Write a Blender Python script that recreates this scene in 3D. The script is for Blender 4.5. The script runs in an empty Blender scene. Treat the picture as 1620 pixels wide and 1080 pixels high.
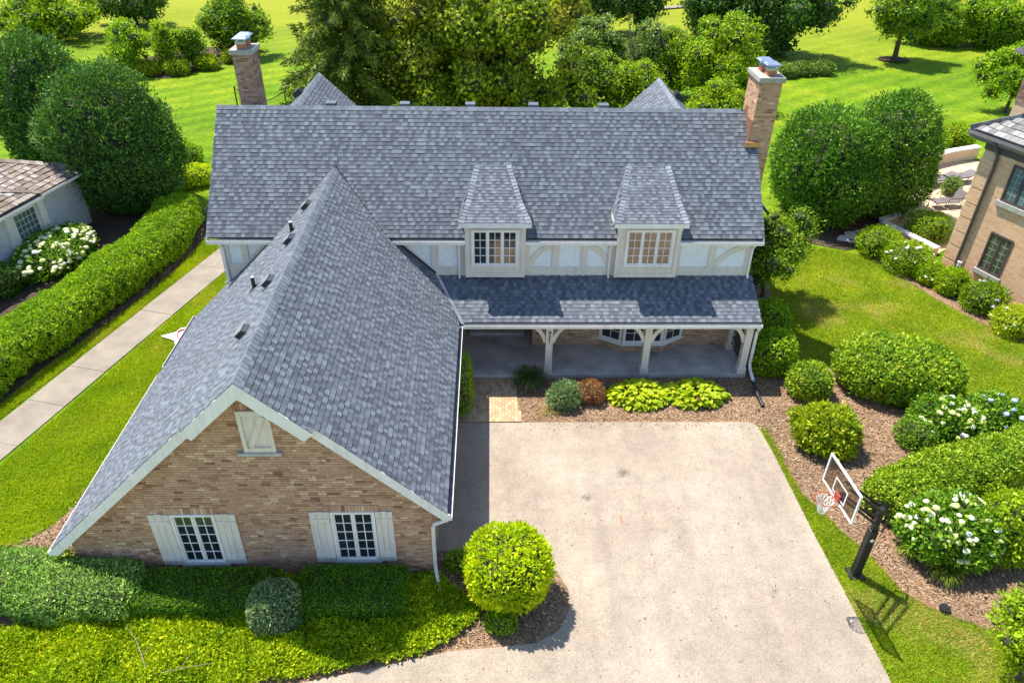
import bpy, bmesh, math, random
import numpy as np
from mathutils import Matrix, Vector
random.seed(7)
RNG = np.random.default_rng(11)
SC = bpy.context.scene
COL = SC.collection
R_ = math.radians

# ------------------------------------------------------------------ camera
cam = bpy.data.objects.new('camera', bpy.data.cameras.new('camera'))
COL.objects.link(cam)
CAM = Vector((0.0, 0.0, 15.759))
_p, _y, _r = R_(34.257), R_(1.936), R_(1.027)
_F = Vector((math.sin(_y) * math.cos(_p), math.cos(_y) * math.cos(_p), -math.sin(_p)))
_R = Vector((math.cos(_y), -math.sin(_y), 0))
_U = _R.cross(_F)
_R2 = _R * math.cos(_r) + _U * math.sin(_r)
_U2 = _U * math.cos(_r) - _R * math.sin(_r)
M = Matrix((( _R2.x, _U2.x, -_F.x, CAM.x), (_R2.y, _U2.y, -_F.y, CAM.y), (_R2.z, _U2.z, -_F.z, CAM.z), (0, 0, 0, 1)))
cam.matrix_world = M
cam.data.sensor_width = 36.0
cam.data.lens = 1174.632 / 1620 * 36
cam.data.clip_start = 0.1
cam.data.clip_end = 2000
SC.camera = cam

# ------------------------------------------------------------------ world, sun, exposure
SUN = Vector((-0.375, 0.365, 1.0)).normalized()
world = bpy.data.worlds.new('World'); SC.world = world; world.use_nodes = True
wn = world.node_tree.nodes; wl = world.node_tree.links
sky = wn.new('ShaderNodeTexSky'); sky.sky_type = 'NISHITA'; sky.sun_disc = False
sky.sun_elevation = math.asin(SUN.z); sky.sun_rotation = math.atan2(SUN.x, SUN.y)
sky.air_density = 1.0; sky.dust_density = 0.4; sky.ozone_density = 3.0
wl.new(sky.outputs[0], wn['Background'].inputs[0])
wn['Background'].inputs[1].default_value = 0.15
sl = bpy.data.lights.new('sun', 'SUN'); sl.energy = 5.0; sl.angle = R_(0.53); sl.color = (1.0, 0.955, 0.88)
so = bpy.data.objects.new('sun', sl); COL.objects.link(so)
so.rotation_euler = SUN.to_track_quat('Z', 'Y').to_euler(); so.location = (-20, 20, 60)
SC.view_settings.view_transform = 'Standard'; SC.view_settings.look = 'None'
SC.view_settings.exposure = 0.84; SC.view_settings.gamma = 1.0
SC.view_settings.use_curve_mapping = False

# ------------------------------------------------------------------ materials
def newmat(name):
    m = bpy.data.materials.new(name); m.use_nodes = True
    nt = m.node_tree; b = nt.nodes['Principled BSDF']
    return m, nt, b
def N(nt, t, **kw):
    n = nt.nodes.new(t)
    for k, v in kw.items(): setattr(n, k, v)
    return n
def noise(nt, scale, detail=4, rough=.55, vec=None, dist=0.0):
    n = N(nt, 'ShaderNodeTexNoise'); n.inputs['Scale'].default_value = scale
    n.inputs['Detail'].default_value = detail; n.inputs['Roughness'].default_value = rough
    n.inputs['Distortion'].default_value = dist
    if vec is None:
        g = N(nt, 'ShaderNodeNewGeometry'); vec = g.outputs['Position']
    nt.links.new(vec, n.inputs['Vector'])
    return n.outputs['Fac']
def ramp(nt, fac, stops, mode='LINEAR'):
    r = N(nt, 'ShaderNodeValToRGB'); cr = r.color_ramp; cr.interpolation = mode
    while len(cr.elements) < len(stops): cr.elements.new(0.5)
    for e, (p, c) in zip(cr.elements, stops):
        e.position = p; e.color = (*c, 1)
    nt.links.new(fac, r.inputs[0]); return r.outputs[0]
def mix(nt, fac, a, b, mode='MIX'):
    m = N(nt, 'ShaderNodeMix'); m.data_type = 'RGBA'; m.blend_type = mode
    for s, v in ((m.inputs[0], fac), (m.inputs[6], a), (m.inputs[7], b)):
        if isinstance(v, (int, float)): s.default_value = v
        elif isinstance(v, tuple): s.default_value = (*v, 1)
        else: nt.links.new(v, s)
    return m.outputs[2]
def mathn(nt, op, a, b=0.0):
    m = N(nt, 'ShaderNodeMath', operation=op)
    for s, v in ((m.inputs[0], a), (m.inputs[1], b)):
        if isinstance(v, (int, float)): s.default_value = v
        else: nt.links.new(v, s)
    return m.outputs[0]
def bump(nt, b, h, strength=.3, dist=.01):
    n = N(nt, 'ShaderNodeBump'); n.inputs['Strength'].default_value = strength; n.inputs['Distance'].default_value = dist
    nt.links.new(h, n.inputs['Height']); nt.links.new(n.outputs[0], b.inputs['Normal'])
def rnd(nt):
    g = N(nt, 'ShaderNodeNewGeometry'); o = N(nt, 'ShaderNodeObjectInfo')
    s = mathn(nt, 'MULTIPLY', o.outputs['Random'], 7.31)
    return mathn(nt, 'FRACT', mathn(nt, 'ADD', g.outputs['Random Per Island'], s))
def plain(name, c, rough=.6, metal=0, spec=.4, var=.12, vs=3.0, bmp=0):
    m, nt, b = newmat(name)
    f = noise(nt, vs, 5)
    lo = tuple(x * (1 - var) for x in c); hi = tuple(min(1, x * (1 + var)) for x in c)
    nt.links.new(ramp(nt, f, [(.3, lo), (.7, hi)]), b.inputs['Base Color'])
    b.inputs['Roughness'].default_value = rough; b.inputs['Metallic'].default_value = metal
    b.inputs['Specular IOR Level'].default_value = spec
    if bmp: bump(nt, b, noise(nt, 90, 3), bmp, .004)
    return m
def pieces(name, stops, rough=.85, grain=60, gv=.25, bmp=.25, mode='CONSTANT', wear=None, spec=.25):
    m, nt, b = newmat(name)
    c = ramp(nt, rnd(nt), stops, mode)
    g = noise(nt, grain, 3)
    c = mix(nt, 1.0, c, ramp(nt, g, [(.25, (1 - gv,) * 3), (.75, (1 + gv * .6,) * 3)]), 'MULTIPLY')
    big = noise(nt, .5, 3)
    c = mix(nt, 1.0, c, ramp(nt, big, [(.3, (.94, .94, .945)), (.7, (1.05, 1.045, 1.04))]), 'MULTIPLY')
    if wear: 
        w = noise(nt, wear[0], 5, .65)
        c = mix(nt, ramp(nt, w, [(wear[1], (0, 0, 0)), (wear[1] + .08, (1, 1, 1))]), c, wear[2])
    nt.links.new(c, b.inputs['Base Color']); b.inputs['Roughness'].default_value = rough
    b.inputs['Specular IOR Level'].default_value = spec
    bump(nt, b, g, bmp, .006)
    return m
def foliage(name, dark, mid, light, trans=.3, vs=.9, tint=None):
    m, nt, b = newmat(name)
    c = ramp(nt, rnd(nt), [(0, dark), (.5, mid), (1, light)])
    v = noise(nt, vs, 4)
    c = mix(nt, 1.0, c, ramp(nt, v, [(.3, (.70, .80, .7)), (.7, (1.22, 1.14, 1.05))]), 'MULTIPLY')
    if tint:
        t = noise(nt, vs * .55, 3)
        c = mix(nt, ramp(nt, t, [(.52, (0, 0, 0)), (.66, (1, 1, 1))]), c, tint)
    nt.links.new(c, b.inputs['Base Color']); b.inputs['Roughness'].default_value = .55
    b.inputs['Specular IOR Level'].default_value = .25
    tr = N(nt, 'ShaderNodeBsdfTranslucent'); nt.links.new(mix(nt, 1.0, c, (1.15, 1.1, .5), 'MULTIPLY'), tr.inputs[0])
    ms = N(nt, 'ShaderNodeMixShader'); ms.inputs[0].default_value = trans
    nt.links.new(b.outputs[0], ms.inputs[1]); nt.links.new(tr.outputs[0], ms.inputs[2])
    nt.links.new(ms.outputs[0], nt.nodes['Material Output'].inputs[0])
    return m

MT = {}
MT['shingle'] = pieces('asphalt_shingle', [(0, (.128, .140, .159)), (.4, (.151, .165, .187)), (.75, (.178, .194, .218))], .9, 130, .12, .12)
MT['shingle_dark'] = pieces('asphalt_shingle_dark_tab', [(0, (.088, .098, .114)), (.5, (.105, .117, .135)), (.8, (.124, .137, .157))], .9, 130, .12, .12)
MT['deck'] = plain('roof_deck', (.06, .065, .075), .9)
MT['cap'] = pieces('ridge_cap_shingle', [(0, (.17, .187, .212)), (.4, (.20, .219, .247)), (.75, (.24, .262, .293))], .9, 130, .2, .3)
MT['brick'] = pieces('tan_brick', [(0, (.40, .215, .125)), (.14, (.49, .285, .175)), (.40, (.54, .32, .20)), (.68, (.59, .365, .23)), (.90, (.70, .49, .31)), (.975, (.28, .14, .085))], .9, 45, .2, .3)
MT['mortar'] = plain('mortar', (.52, .37, .245), .95, var=.2, vs=8, bmp=.4)
MT['chimbrick'] = pieces('chimney_brick', [(0, (.26, .14, .10)), (.3, (.34, .2, .145)), (.65, (.42, .27, .2)), (.9, (.2, .11, .08))], .9, 45, .3, .4)
MT['nbrick'] = pieces('buff_brick', [(0, (.78, .47, .27)), (.3, (.83, .52, .31)), (.7, (.86, .56, .35)), (.95, (.70, .41, .23))], .9, 45, .2, .3)
MT['nmortar'] = plain('pale_mortar', (.66, .47, .29), .95, var=.12, vs=8)
MT['trim'] = plain('greige_paint', (.74, .65, .55), .55, var=.06, vs=1.2)
MT['white'] = plain('white_paint', (.86, .805, .755), .45, var=.05, vs=1.5)
def m_paint(name, c, rough):
    m, nt, b = newmat(name); g = N(nt, 'ShaderNodeNewGeometry'); mp = N(nt, 'ShaderNodeMapping'); mp.inputs['Scale'].default_value = (9, 9, .7); nt.links.new(g.outputs['Position'], mp.inputs[0])
    st = noise(nt, 1.0, 5, .7, vec=mp.outputs[0]); bl = noise(nt, 1.4, 5, .65)
    cc = mix(nt, 1.0, c, ramp(nt, st, [(.28, (.80, .79, .76)), (.5, (1, 1, 1))]), 'MULTIPLY'); cc = mix(nt, 1.0, cc, ramp(nt, bl, [(.3, (.88, .88, .87)), (.6, (1, 1, 1))]), 'MULTIPLY')
    nt.links.new(cc, b.inputs['Base Color']); b.inputs['Roughness'].default_value = rough; b.inputs['Specular IOR Level'].default_value = .35; bump(nt, b, st, .15, .004); return m
MT['trim'] = m_paint('greige_paint', (.76, .67, .57), .6); MT['white'] = m_paint('white_paint', (.88, .825, .775), .5)
MT['metal_in'] = plain('gutter_inside', (.075, .085, .11), .5, metal=.2, var=.3, vs=2)
MT['flash'] = plain('metal_flashing', (.55, .57, .6), .35, metal=.8, var=.2)
MT['greyvent'] = plain('grey_vent_metal', (.10, .11, .125), .5)
MT['copper'] = plain('copper_flashing', (.55, .28, .17), .35, metal=.7, var=.25)
MT['vent'] = plain('dark_vent_metal', (.035, .038, .045), .45, metal=.2)
MT['black'] = plain('black_steel', (.018, .018, .02), .45)
MT['dark_in'] = plain('dark_interior', (.012, .012, .014), .9)
MT['stone'] = plain('limestone', (.42, .40, .36), .85, var=.2, vs=6, bmp=.3)
MT['capst'] = plain('chimney_crown_concrete', (.36, .33, .285), .9, var=.2, vs=5, bmp=.3)
MT['terra'] = plain('terracotta', (.45, .17, .08), .8)
MT['steel'] = plain('galvanized_steel', (.42, .45, .52), .35, metal=.8)
MT['bark'] = plain('bark', (.10, .075, .055), .95, var=.4, vs=7, bmp=.8)
MT['inner_shade'] = plain('inner_branch_shade', (.055, .062, .022), .95, var=.35, vs=6)  # core hull for inner twigs, darkened to paint shade into leaf gaps
MT['twig'] = plain('dry_twig', (.33, .26, .2), .9, var=.2, vs=8)
def m_stucco():
    m, nt, b = newmat('white_stucco')
    v = N(nt, 'ShaderNodeTexVoronoi', feature='DISTANCE_TO_EDGE'); v.inputs['Scale'].default_value = 3.2
    g = N(nt, 'ShaderNodeNewGeometry'); 
    w = noise(nt, 4, 3); 
    nt.links.new(mix(nt, .25, g.outputs['Position'], N_col(nt, 4)), v.inputs['Vector'])
    c = ramp(nt, v.outputs['Distance'], [(0, (.70, .71, .72)), (.03, (.82, .825, .83))])
    nt.links.new(c, b.inputs['Base Color']); b.inputs['Roughness'].default_value = .9
    bump(nt, b, mathn(nt, 'ADD', noise(nt, 12, 5), ramp(nt, v.outputs['Distance'], [(0, (0, 0, 0)), (.05, (1, 1, 1))])), .5, .012)
    return m
def N_col(nt, s):
    n = N(nt, 'ShaderNodeTexNoise'); n.inputs['Scale'].default_value = s
    g = N(nt, 'ShaderNodeNewGeometry'); nt.links.new(g.outputs['Position'], n.inputs['Vector'])
    return n.outputs['Color']
MT['stucco'] = m_stucco()
def m_glass(name, c, rough=.04):
    m, nt, b = newmat(name)
    f = noise(nt, .9, 3)
    nt.links.new(ramp(nt, f, [(.35, tuple(x * .6 for x in c)), (.7, tuple(x * 1.5 for x in c))]), b.inputs['Base Color'])
    b.inputs['Roughness'].default_value = rough; b.inputs['Specular IOR Level'].default_value = .6
    b.inputs['Coat Weight'].default_value = .5; b.inputs['Coat Roughness'].default_value = .02
    bump(nt, b, noise(nt, 2.0, 2), .08, .02)
    return m
MT['glass'] = m_glass('window_glass', (.022, .028, .036))
MT['glass_shade'] = m_glass('window_glass_over_wood_blind', (.30, .185, .105))
MT['glass_green'] = m_glass('window_glass_garden_reflection', (.055, .075, .04))  # garden reflection painted in as a green glass colour
MT['glass_teal'] = m_glass('window_glass_teal', (.10, .17, .17))
def m_drive():
    m, nt, b = newmat('weathered_driveway_asphalt')
    fine = noise(nt, 26, 5, .8); agg = noise(nt, 75, 2, .6); big = noise(nt, .35, 5, .6); med = noise(nt, 2.2, 5, .65)
    c = ramp(nt, big, [(.32, (.315, .255, .192)), (.55, (.372, .305, .232)), (.75, (.43, .358, .277))])
    c = mix(nt, 1.0, c, ramp(nt, med, [(.25, (.84, .84, .85)), (.7, (1.08, 1.07, 1.06))]), 'MULTIPLY')
    c = mix(nt, 1.0, c, ramp(nt, fine, [(.32, (.60, .60, .61)), (.5, (1, 1, 1)), (.68, (1.25, 1.25, 1.24))]), 'MULTIPLY')
    c = mix(nt, ramp(nt, agg, [(.27, (.9, .9, .9)), (.37, (0, 0, 0))]), c, (.13, .115, .10))
    g = N(nt, 'ShaderNodeNewGeometry')
    # oil and rust marks that belong to the surface
    for (x, y, rx, col, k) in ((3.95, 16.1, .30, (.09, .075, .055), 1), (2.75, 15.1, .2, (.1, .085, .065), 1), (4.35, 14.5, .09, (.14, .1, .07), .9), (4.75, 13.85, .2, (.2, .17, .13), .7), (5.1, 13.3, .12, (.2, .18, .15), .7), (8.1, 15.2, .35, (.24, .21, .17), .6), (7.2, 11.9, .17, (.2, .16, .12), .7)):
        sub = N(nt, 'ShaderNodeVectorMath', operation='SUBTRACT'); nt.links.new(g.outputs['Position'], sub.inputs[0]); sub.inputs[1].default_value = (x, y, 0)
        ln = N(nt, 'ShaderNodeVectorMath', operation='LENGTH'); nt.links.new(sub.outputs[0], ln.inputs[0])
        d = mathn(nt, 'ADD', ln.outputs['Value'], mathn(nt, 'MULTIPLY', noise(nt, 9, 4), rx * 1.3))
        f = ramp(nt, d, [(rx * .7, (k * .85,) * 3), (rx * 1.5, (0, 0, 0))])
        c = mix(nt, f, c, col)
    # orange rust streak
    sub = N(nt, 'ShaderNodeVectorMath', operation='SUBTRACT'); nt.links.new(g.outputs['Position'], sub.inputs[0]); sub.inputs[1].default_value = (3.62, 14.25, 0)
    mp = N(nt, 'ShaderNodeMapping'); mp.inputs['Rotation'].default_value = (0, 0, .35); mp.inputs['Scale'].default_value = (3.2, .9, 1)
    nt.links.new(sub.outputs[0], mp.inputs[0])
    ln = N(nt, 'ShaderNodeVectorMath', operation='LENGTH'); nt.links.new(mp.outputs[0], ln.inputs[0])
    d = mathn(nt, 'ADD', ln.outputs['Value'], mathn(nt, 'MULTIPLY', noise(nt, 12, 4), .16))
    c = mix(nt, ramp(nt, d, [(.12, (.8, .8, .8)), (.27, (0, 0, 0))]), c, (.36, .16, .05))
    # tyre-worn lanes and dirt along the garage side
    mp2 = N(nt, 'ShaderNodeMapping'); mp2.inputs['Scale'].default_value = (.9, .12, 1); nt.links.new(g.outputs['Position'], mp2.inputs[0])
    c = mix(nt, 1.0, c, ramp(nt, noise(nt, 1.0, 4, .6, vec=mp2.outputs[0]), [(.3, (.84, .84, .85)), (.65, (1.07, 1.07, 1.06))]), 'MULTIPLY')
    # faint crack network
    v = N(nt, 'ShaderNodeTexVoronoi', feature='DISTANCE_TO_EDGE'); v.inputs['Scale'].default_value = .16
    nt.links.new(mix(nt, .09, g.outputs['Position'], N_col(nt, 1.1)), v.inputs['Vector'])
    nt.links.new(c, b.inputs['Base Color']); b.inputs['Roughness'].default_value = .92; b.inputs['Specular IOR Level'].default_value = .15
    bump(nt, b, mathn(nt, 'ADD', fine, agg), .55, .008)
    return m
MT['drive'] = m_drive()
def m_conc(name, a, c2):
    m, nt, b = newmat(name)
    f = noise(nt, 1.1, 6, .65); g = noise(nt, 70, 3)
    c = ramp(nt, f, [(.3, a), (.7, c2)])
    c = mix(nt, 1.0, c, ramp(nt, g, [(.3, (.84,) * 3), (.7, (1.1,) * 3)]), 'MULTIPLY')
    nt.links.new(c, b.inputs['Base Color']); b.inputs['Roughness'].default_value = .9
    bump(nt, b, g, .3, .005)
    return m
MT['walkconc'] = m_conc('sidewalk_concrete', (.20, .165, .125), (.31, .262, .20))
MT['porchconc'] = m_conc('porch_concrete', (.30, .27, .24), (.60, .58, .55))
MT['patio'] = m_conc('patio_aggregate', (.50, .36, .22), (.60, .45, .29))
MT['pave'] = pieces('tan_paver', [(0, (.46, .30, .17)), (.35, (.52, .355, .205)), (.7, (.58, .41, .245)), (.92, (.40, .255, .145))], .9, 60, .2, .3)
MT['joint'] = plain('joint_sand', (.27, .20, .14), .95)
MT['flag'] = pieces('flagstone', [(0, (.5, .45, .38)), (.5, (.6, .55, .47))], .9, 20, .2, .3)
def m_lawn():
    m, nt, b = newmat('lawn_turf')
    f1 = noise(nt, .11, 5, .6); f2 = noise(nt, .8, 6, .7); f3 = noise(nt, 16, 4, .75); f4 = noise(nt, 60, 3, .7)
    c = ramp(nt, f1, [(.32, (.095, .195, .005)), (.5, (.14, .25, .006)), (.68, (.235, .315, .013))])
    c = mix(nt, 1.0, c, ramp(nt, f2, [(.25, (.70, .78, .7)), (.5, (1, 1, 1)), (.75, (1.24, 1.12, 1.2))]), 'MULTIPLY')
    c = mix(nt, ramp(nt, noise(nt, .55, 6, .75, dist=.6), [(.55, (0, 0, 0)), (.78, (.75, .75, .75))]), c, (.33, .29, .05))
    c = mix(nt, 1.0, c, ramp(nt, f3, [(.2, (.55, .62, .5)), (.5, (1, 1, 1)), (.8, (1.3, 1.25, 1.2))]), 'MULTIPLY')
    c = mix(nt, 1.0, c, ramp(nt, f4, [(.25, (.6, .65, .6)), (.7, (1.25, 1.2, 1.2))]), 'MULTIPLY')
    c = mix(nt, 1.0, c, ramp(nt, noise(nt, 3.2, 5, .8), [(.3, (.62, .68, .62)), (.5, (1, 1, 1)), (.7, (1.34, 1.24, 1.3))]), 'MULTIPLY')
    # mower bands, a slow directional alternation across the turf
    g = N(nt, 'ShaderNodeNewGeometry'); mp = N(nt, 'ShaderNodeMapping'); mp.inputs['Rotation'].default_value = (0, 0, .95)
    nt.links.new(g.outputs['Position'], mp.inputs[0])
    w = N(nt, 'ShaderNodeTexWave'); w.inputs['Scale'].default_value = .18; w.inputs['Distortion'].default_value = 1.5; w.inputs['Detail'].default_value = 2
    nt.links.new(mp.outputs[0], w.inputs[0])
    c = mix(nt, 1.0, c, ramp(nt, w.outputs['Fac'], [(.2, (.85, .90, .86)), (.8, (1.12, 1.07, 1.06))]), 'MULTIPLY')
    sp = N(nt, 'ShaderNodeSeparateXYZ'); nt.links.new(g.outputs['Position'], sp.inputs[0])
    yy = mathn(nt, 'ADD', mathn(nt, 'MULTIPLY', sp.outputs['Y'], .02), mathn(nt, 'MULTIPLY', f1, .35))
    c = mix(nt, ramp(nt, yy, [(1.42 / 2.2, (0, 0, 0)), (1.75 / 2.2, (.75, .75, .75))]) if False else ramp(nt, mathn(nt, 'MULTIPLY', yy, .5), [(.70, (0, 0, 0)), (.96, (.75, .75, .75))]), c, (.29, .285, .018))
    nt.links.new(c, b.inputs['Base Color']); b.inputs['Roughness'].default_value = .9; b.inputs['Specular IOR Level'].default_value = .1
    bump(nt, b, mathn(nt, 'ADD', f3, f4), .9, .03)
    return m
MT['lawn'] = m_lawn()
MT['blade'] = foliage('grass_blade', (.24, .34, .012), (.38, .46, .020), (.58, .56, .06), .4, .9, (.62, .52, .16))
MT['blade2'] = foliage('grass_blade_lush', (.25, .38, .008), (.37, .49, .012), (.54, .59, .035), .4, .5, (.50, .52, .05))
def m_mulch(name, a, c2, c3):
    m, nt, b = newmat(name)
    v = N(nt, 'ShaderNodeTexVoronoi'); v.inputs['Scale'].default_value = 26
    g = N(nt, 'ShaderNodeNewGeometry'); nt.links.new(mix(nt, .06, g.outputs['Position'], N_col(nt, 9)), v.inputs['Vector'])
    c = ramp(nt, v.outputs['Color'], [(.1, a), (.5, c2), (.9, c3)])
    c = mix(nt, 1.0, c, ramp(nt, noise(nt, .9, 4), [(.3, (.8, .8, .8)), (.7, (1.15, 1.12, 1.1))]), 'MULTIPLY')
    nt.links.new(c, b.inputs['Base Color']); b.inputs['Roughness'].default_value = .95; b.inputs['Specular IOR Level'].default_value = .1
    bump(nt, b, mathn(nt, 'ADD', v.outputs['Distance'], noise(nt, 40, 4)), .9, .03)
    return m
MT['mulch'] = m_mulch('bark_mulch', (.17, .10, .055), (.28, .175, .10), (.40, .275, .18))
MT['soil'] = m_mulch('dark_soil_mulch', (.05, .035, .025), (.09, .065, .045), (.15, .11, .08))
MT['chip'] = pieces('mulch_chip', [(0, (.14, .08, .045)), (.25, (.27, .165, .095)), (.6, (.39, .26, .16)), (.9, (.56, .43, .31))], .95, 40, .2, .2)
MT['shake'] = pieces('wood_shake', [(0, (.19, .145, .115)), (.25, (.27, .215, .175)), (.55, (.35, .29, .245)), (.85, (.43, .375, .33))], .95, 30, .3, .4, wear=(1.3, .58, (.17, .14, .08)))
MT['slate'] = pieces('grey_roof_tile', [(0, (.20, .185, .175)), (.3, (.27, .255, .24)), (.7, (.34, .325, .305)), (.93, (.15, .14, .135))], .9, 30, .25, .3)
MT['brown'] = plain('dark_brown_gutter', (.10, .075, .07), .5)
MT['brown_l'] = plain('grey_brown_fascia', (.23, .2, .19), .55)
MT['wpaintbrick'] = pieces('white_painted_brick', [(0, (.66, .67, .68)), (.5, (.74, .745, .75)), (.9, (.6, .61, .62))], .85, 40, .1, .5)
MT['orange'] = plain('red_rim_paint', (.42, .07, .045), .45)
MT['net'] = plain('white_net_cord', (.78, .78, .76), .8)
MT['bluepurple'] = plain('rim_mount_pad', (.10, .05, .16), .5)
MT['pad'] = plain('black_vinyl_pad', (.016, .016, .018), .5, var=.3)
def m_clear():
    m, nt, b = newmat('clear_acrylic')
    b.inputs['Base Color'].default_value = (.08, .06, .045, 1); b.inputs['Roughness'].default_value = .05
    t = N(nt, 'ShaderNodeBsdfTransparent'); t.inputs[0].default_value = (.80, .76, .70, 1)
    ms = N(nt, 'ShaderNodeMixShader'); ms.inputs[0].default_value = .72
    nt.links.new(b.outputs[0], ms.inputs[1]); nt.links.new(t.outputs[0], ms.inputs[2]); nt.links.new(ms.outputs[0], nt.nodes['Material Output'].inputs[0])
    return m
MT['clear'] = m_clear()
MT['tarp'] = plain('white_plastic_sheet', (.78, .77, .76), .5)
MT['cord'] = plain('red_orange_hose', (.55, .09, .05), .5)
MT['chair'] = plain('grey_brown_sling', (.16, .13, .125), .6)
MT['bloom'] = pieces('cream_bloom', [(0, (.52, .54, .17)), (.4, (.64, .64, .28)), (.8, (.74, .74, .48))], .8, 60, .15, .2, 'LINEAR')
MT['bloomw'] = pieces('white_bloom', [(0, (.60, .62, .38)), (.4, (.72, .72, .58)), (.85, (.80, .80, .76))], .8, 60, .1, .2, 'LINEAR')
MT['bloomb'] = pieces('blue_bloom', [(0, (.25, .33, .62)), (.6, (.4, .5, .75))], .8, 60, .1, .2, 'LINEAR')
MT['bloompurple'] = pieces('lilac_bloom', [(0, (.5, .42, .7)), (.6, (.6, .52, .78))], .8, 60, .1, .2, 'LINEAR')

G = {}
G['lime'] = foliage('lime_leaf', (0.294, 0.452, 0.0042), (0.525, 0.672, 0.0063), (0.756, 0.8, 0.0126), .38)
G['hosta'] = foliage('hosta_leaf', (0.3, 0.42, 0.006), (0.44, 0.54, 0.01), (0.58, 0.62, 0.02), .35)
G['cover'] = foliage('ground_cover_leaf', (0.17, 0.31, 0.005), (0.37, 0.5, 0.007), (0.62, 0.66, 0.016), .32, 1.3)
G['box'] = foliage('boxwood_leaf', (0.0438, 0.131, 0.005), (0.1, 0.237, 0.0075), (0.213, 0.388, 0.0125), .3, 1.5)
G['yewfront'] = foliage('grey_green_needle', (0.121, 0.257, 0.0473), (0.27, 0.459, 0.0945), (0.594, 0.756, 0.203), .2, 1.6)
G['globe'] = foliage('blue_green_needle', (0.092, 0.184, 0.069), (0.207, 0.333, 0.138), (0.529, 0.575, 0.299), .2, 1.8)
G['privet'] = foliage('privet_leaf', (0.132, 0.275, 0.0055), (0.264, 0.44, 0.0088), (0.462, 0.616, 0.0176), .35, .8)
G['yew'] = foliage('dark_yew_needle', (.028, .062, .014), (.05, .10, .02), (.10, .16, .03), .22, .55)
G['yew2'] = foliage('yew_needle_bright_green', (0.05, 0.144, 0.015), (0.119, 0.275, 0.025), (0.312, 0.525, 0.05), .22, .5)  # brighter green than the plain dark yew needle
G['arb'] = foliage('arborvitae_spray', (0.0331, 0.105, 0.0243), (0.0774, 0.193, 0.0331), (0.221, 0.376, 0.0553), .22, .4)
G['maple'] = foliage('maple_leaf', (0.0896, 0.168, 0.00672), (0.246, 0.336, 0.0134), (0.56, 0.582, 0.028), .3, .35, (.34, .33, .03))
G['tree'] = foliage('tree_leaf', (0.08, 0.19, 0.006), (0.18, 0.32, 0.01), (0.38, 0.5, 0.02), .32, .4)
G['bright'] = foliage('bright_tree_leaf', (0.15, 0.29, 0.005), (0.29, 0.44, 0.008), (0.5, 0.62, 0.018), .38, .5)
G['dark'] = foliage('dark_tree_leaf', (0.036, 0.102, 0.0144), (0.078, 0.174, 0.0216), (0.168, 0.288, 0.0312), .25, .4)
G['spruce'] = foliage('spruce_needle', (0.0517, 0.103, 0.0138), (0.149, 0.218, 0.023), (0.368, 0.402, 0.0345), .2, .5)
G['pale'] = foliage('pale_shrub_leaf', (0.11, 0.2, 0.03), (0.2, 0.31, 0.055), (0.34, 0.44, 0.12), .3, .8)
G['barb'] = foliage('red_barberry_leaf', (.26, .09, .05), (.44, .19, .11), (.38, .32, .06), .3, 2.5, (.50, .20, .13))
G['bspruce'] = foliage('blue_spruce_needle', (0.1, 0.2, 0.07), (0.2, 0.32, 0.12), (0.34, 0.46, 0.2), .2, 2.5)
G['ornament'] = foliage('ornamental_grass', (.045, .10, .02), (.075, .14, .03), (.12, .2, .04), .3)
G['drygrass'] = foliage('dry_grass', (.32, .22, .08), (.45, .33, .12), (.5, .42, .16), .3)
G['daylily'] = foliage('daylily_blade', (.12, .2, .012), (.2, .29, .02), (.31, .38, .04), .35)
G['hyd'] = foliage('hydrangea_leaf', (0.069, 0.184, 0.0115), (0.161, 0.31, 0.0161), (0.322, 0.506, 0.0287), .3, 1.2)
G['yellow'] = foliage('golden_shrub_leaf', (0.15, 0.26, 0.006), (0.32, 0.42, 0.01), (0.56, 0.58, 0.03), .35, 1.2)
G['oval'] = foliage('hibiscus_hedge_leaf', (0.11, 0.242, 0.0088), (0.264, 0.418, 0.0154), (0.528, 0.605, 0.044), .33, 1.0)

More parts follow.
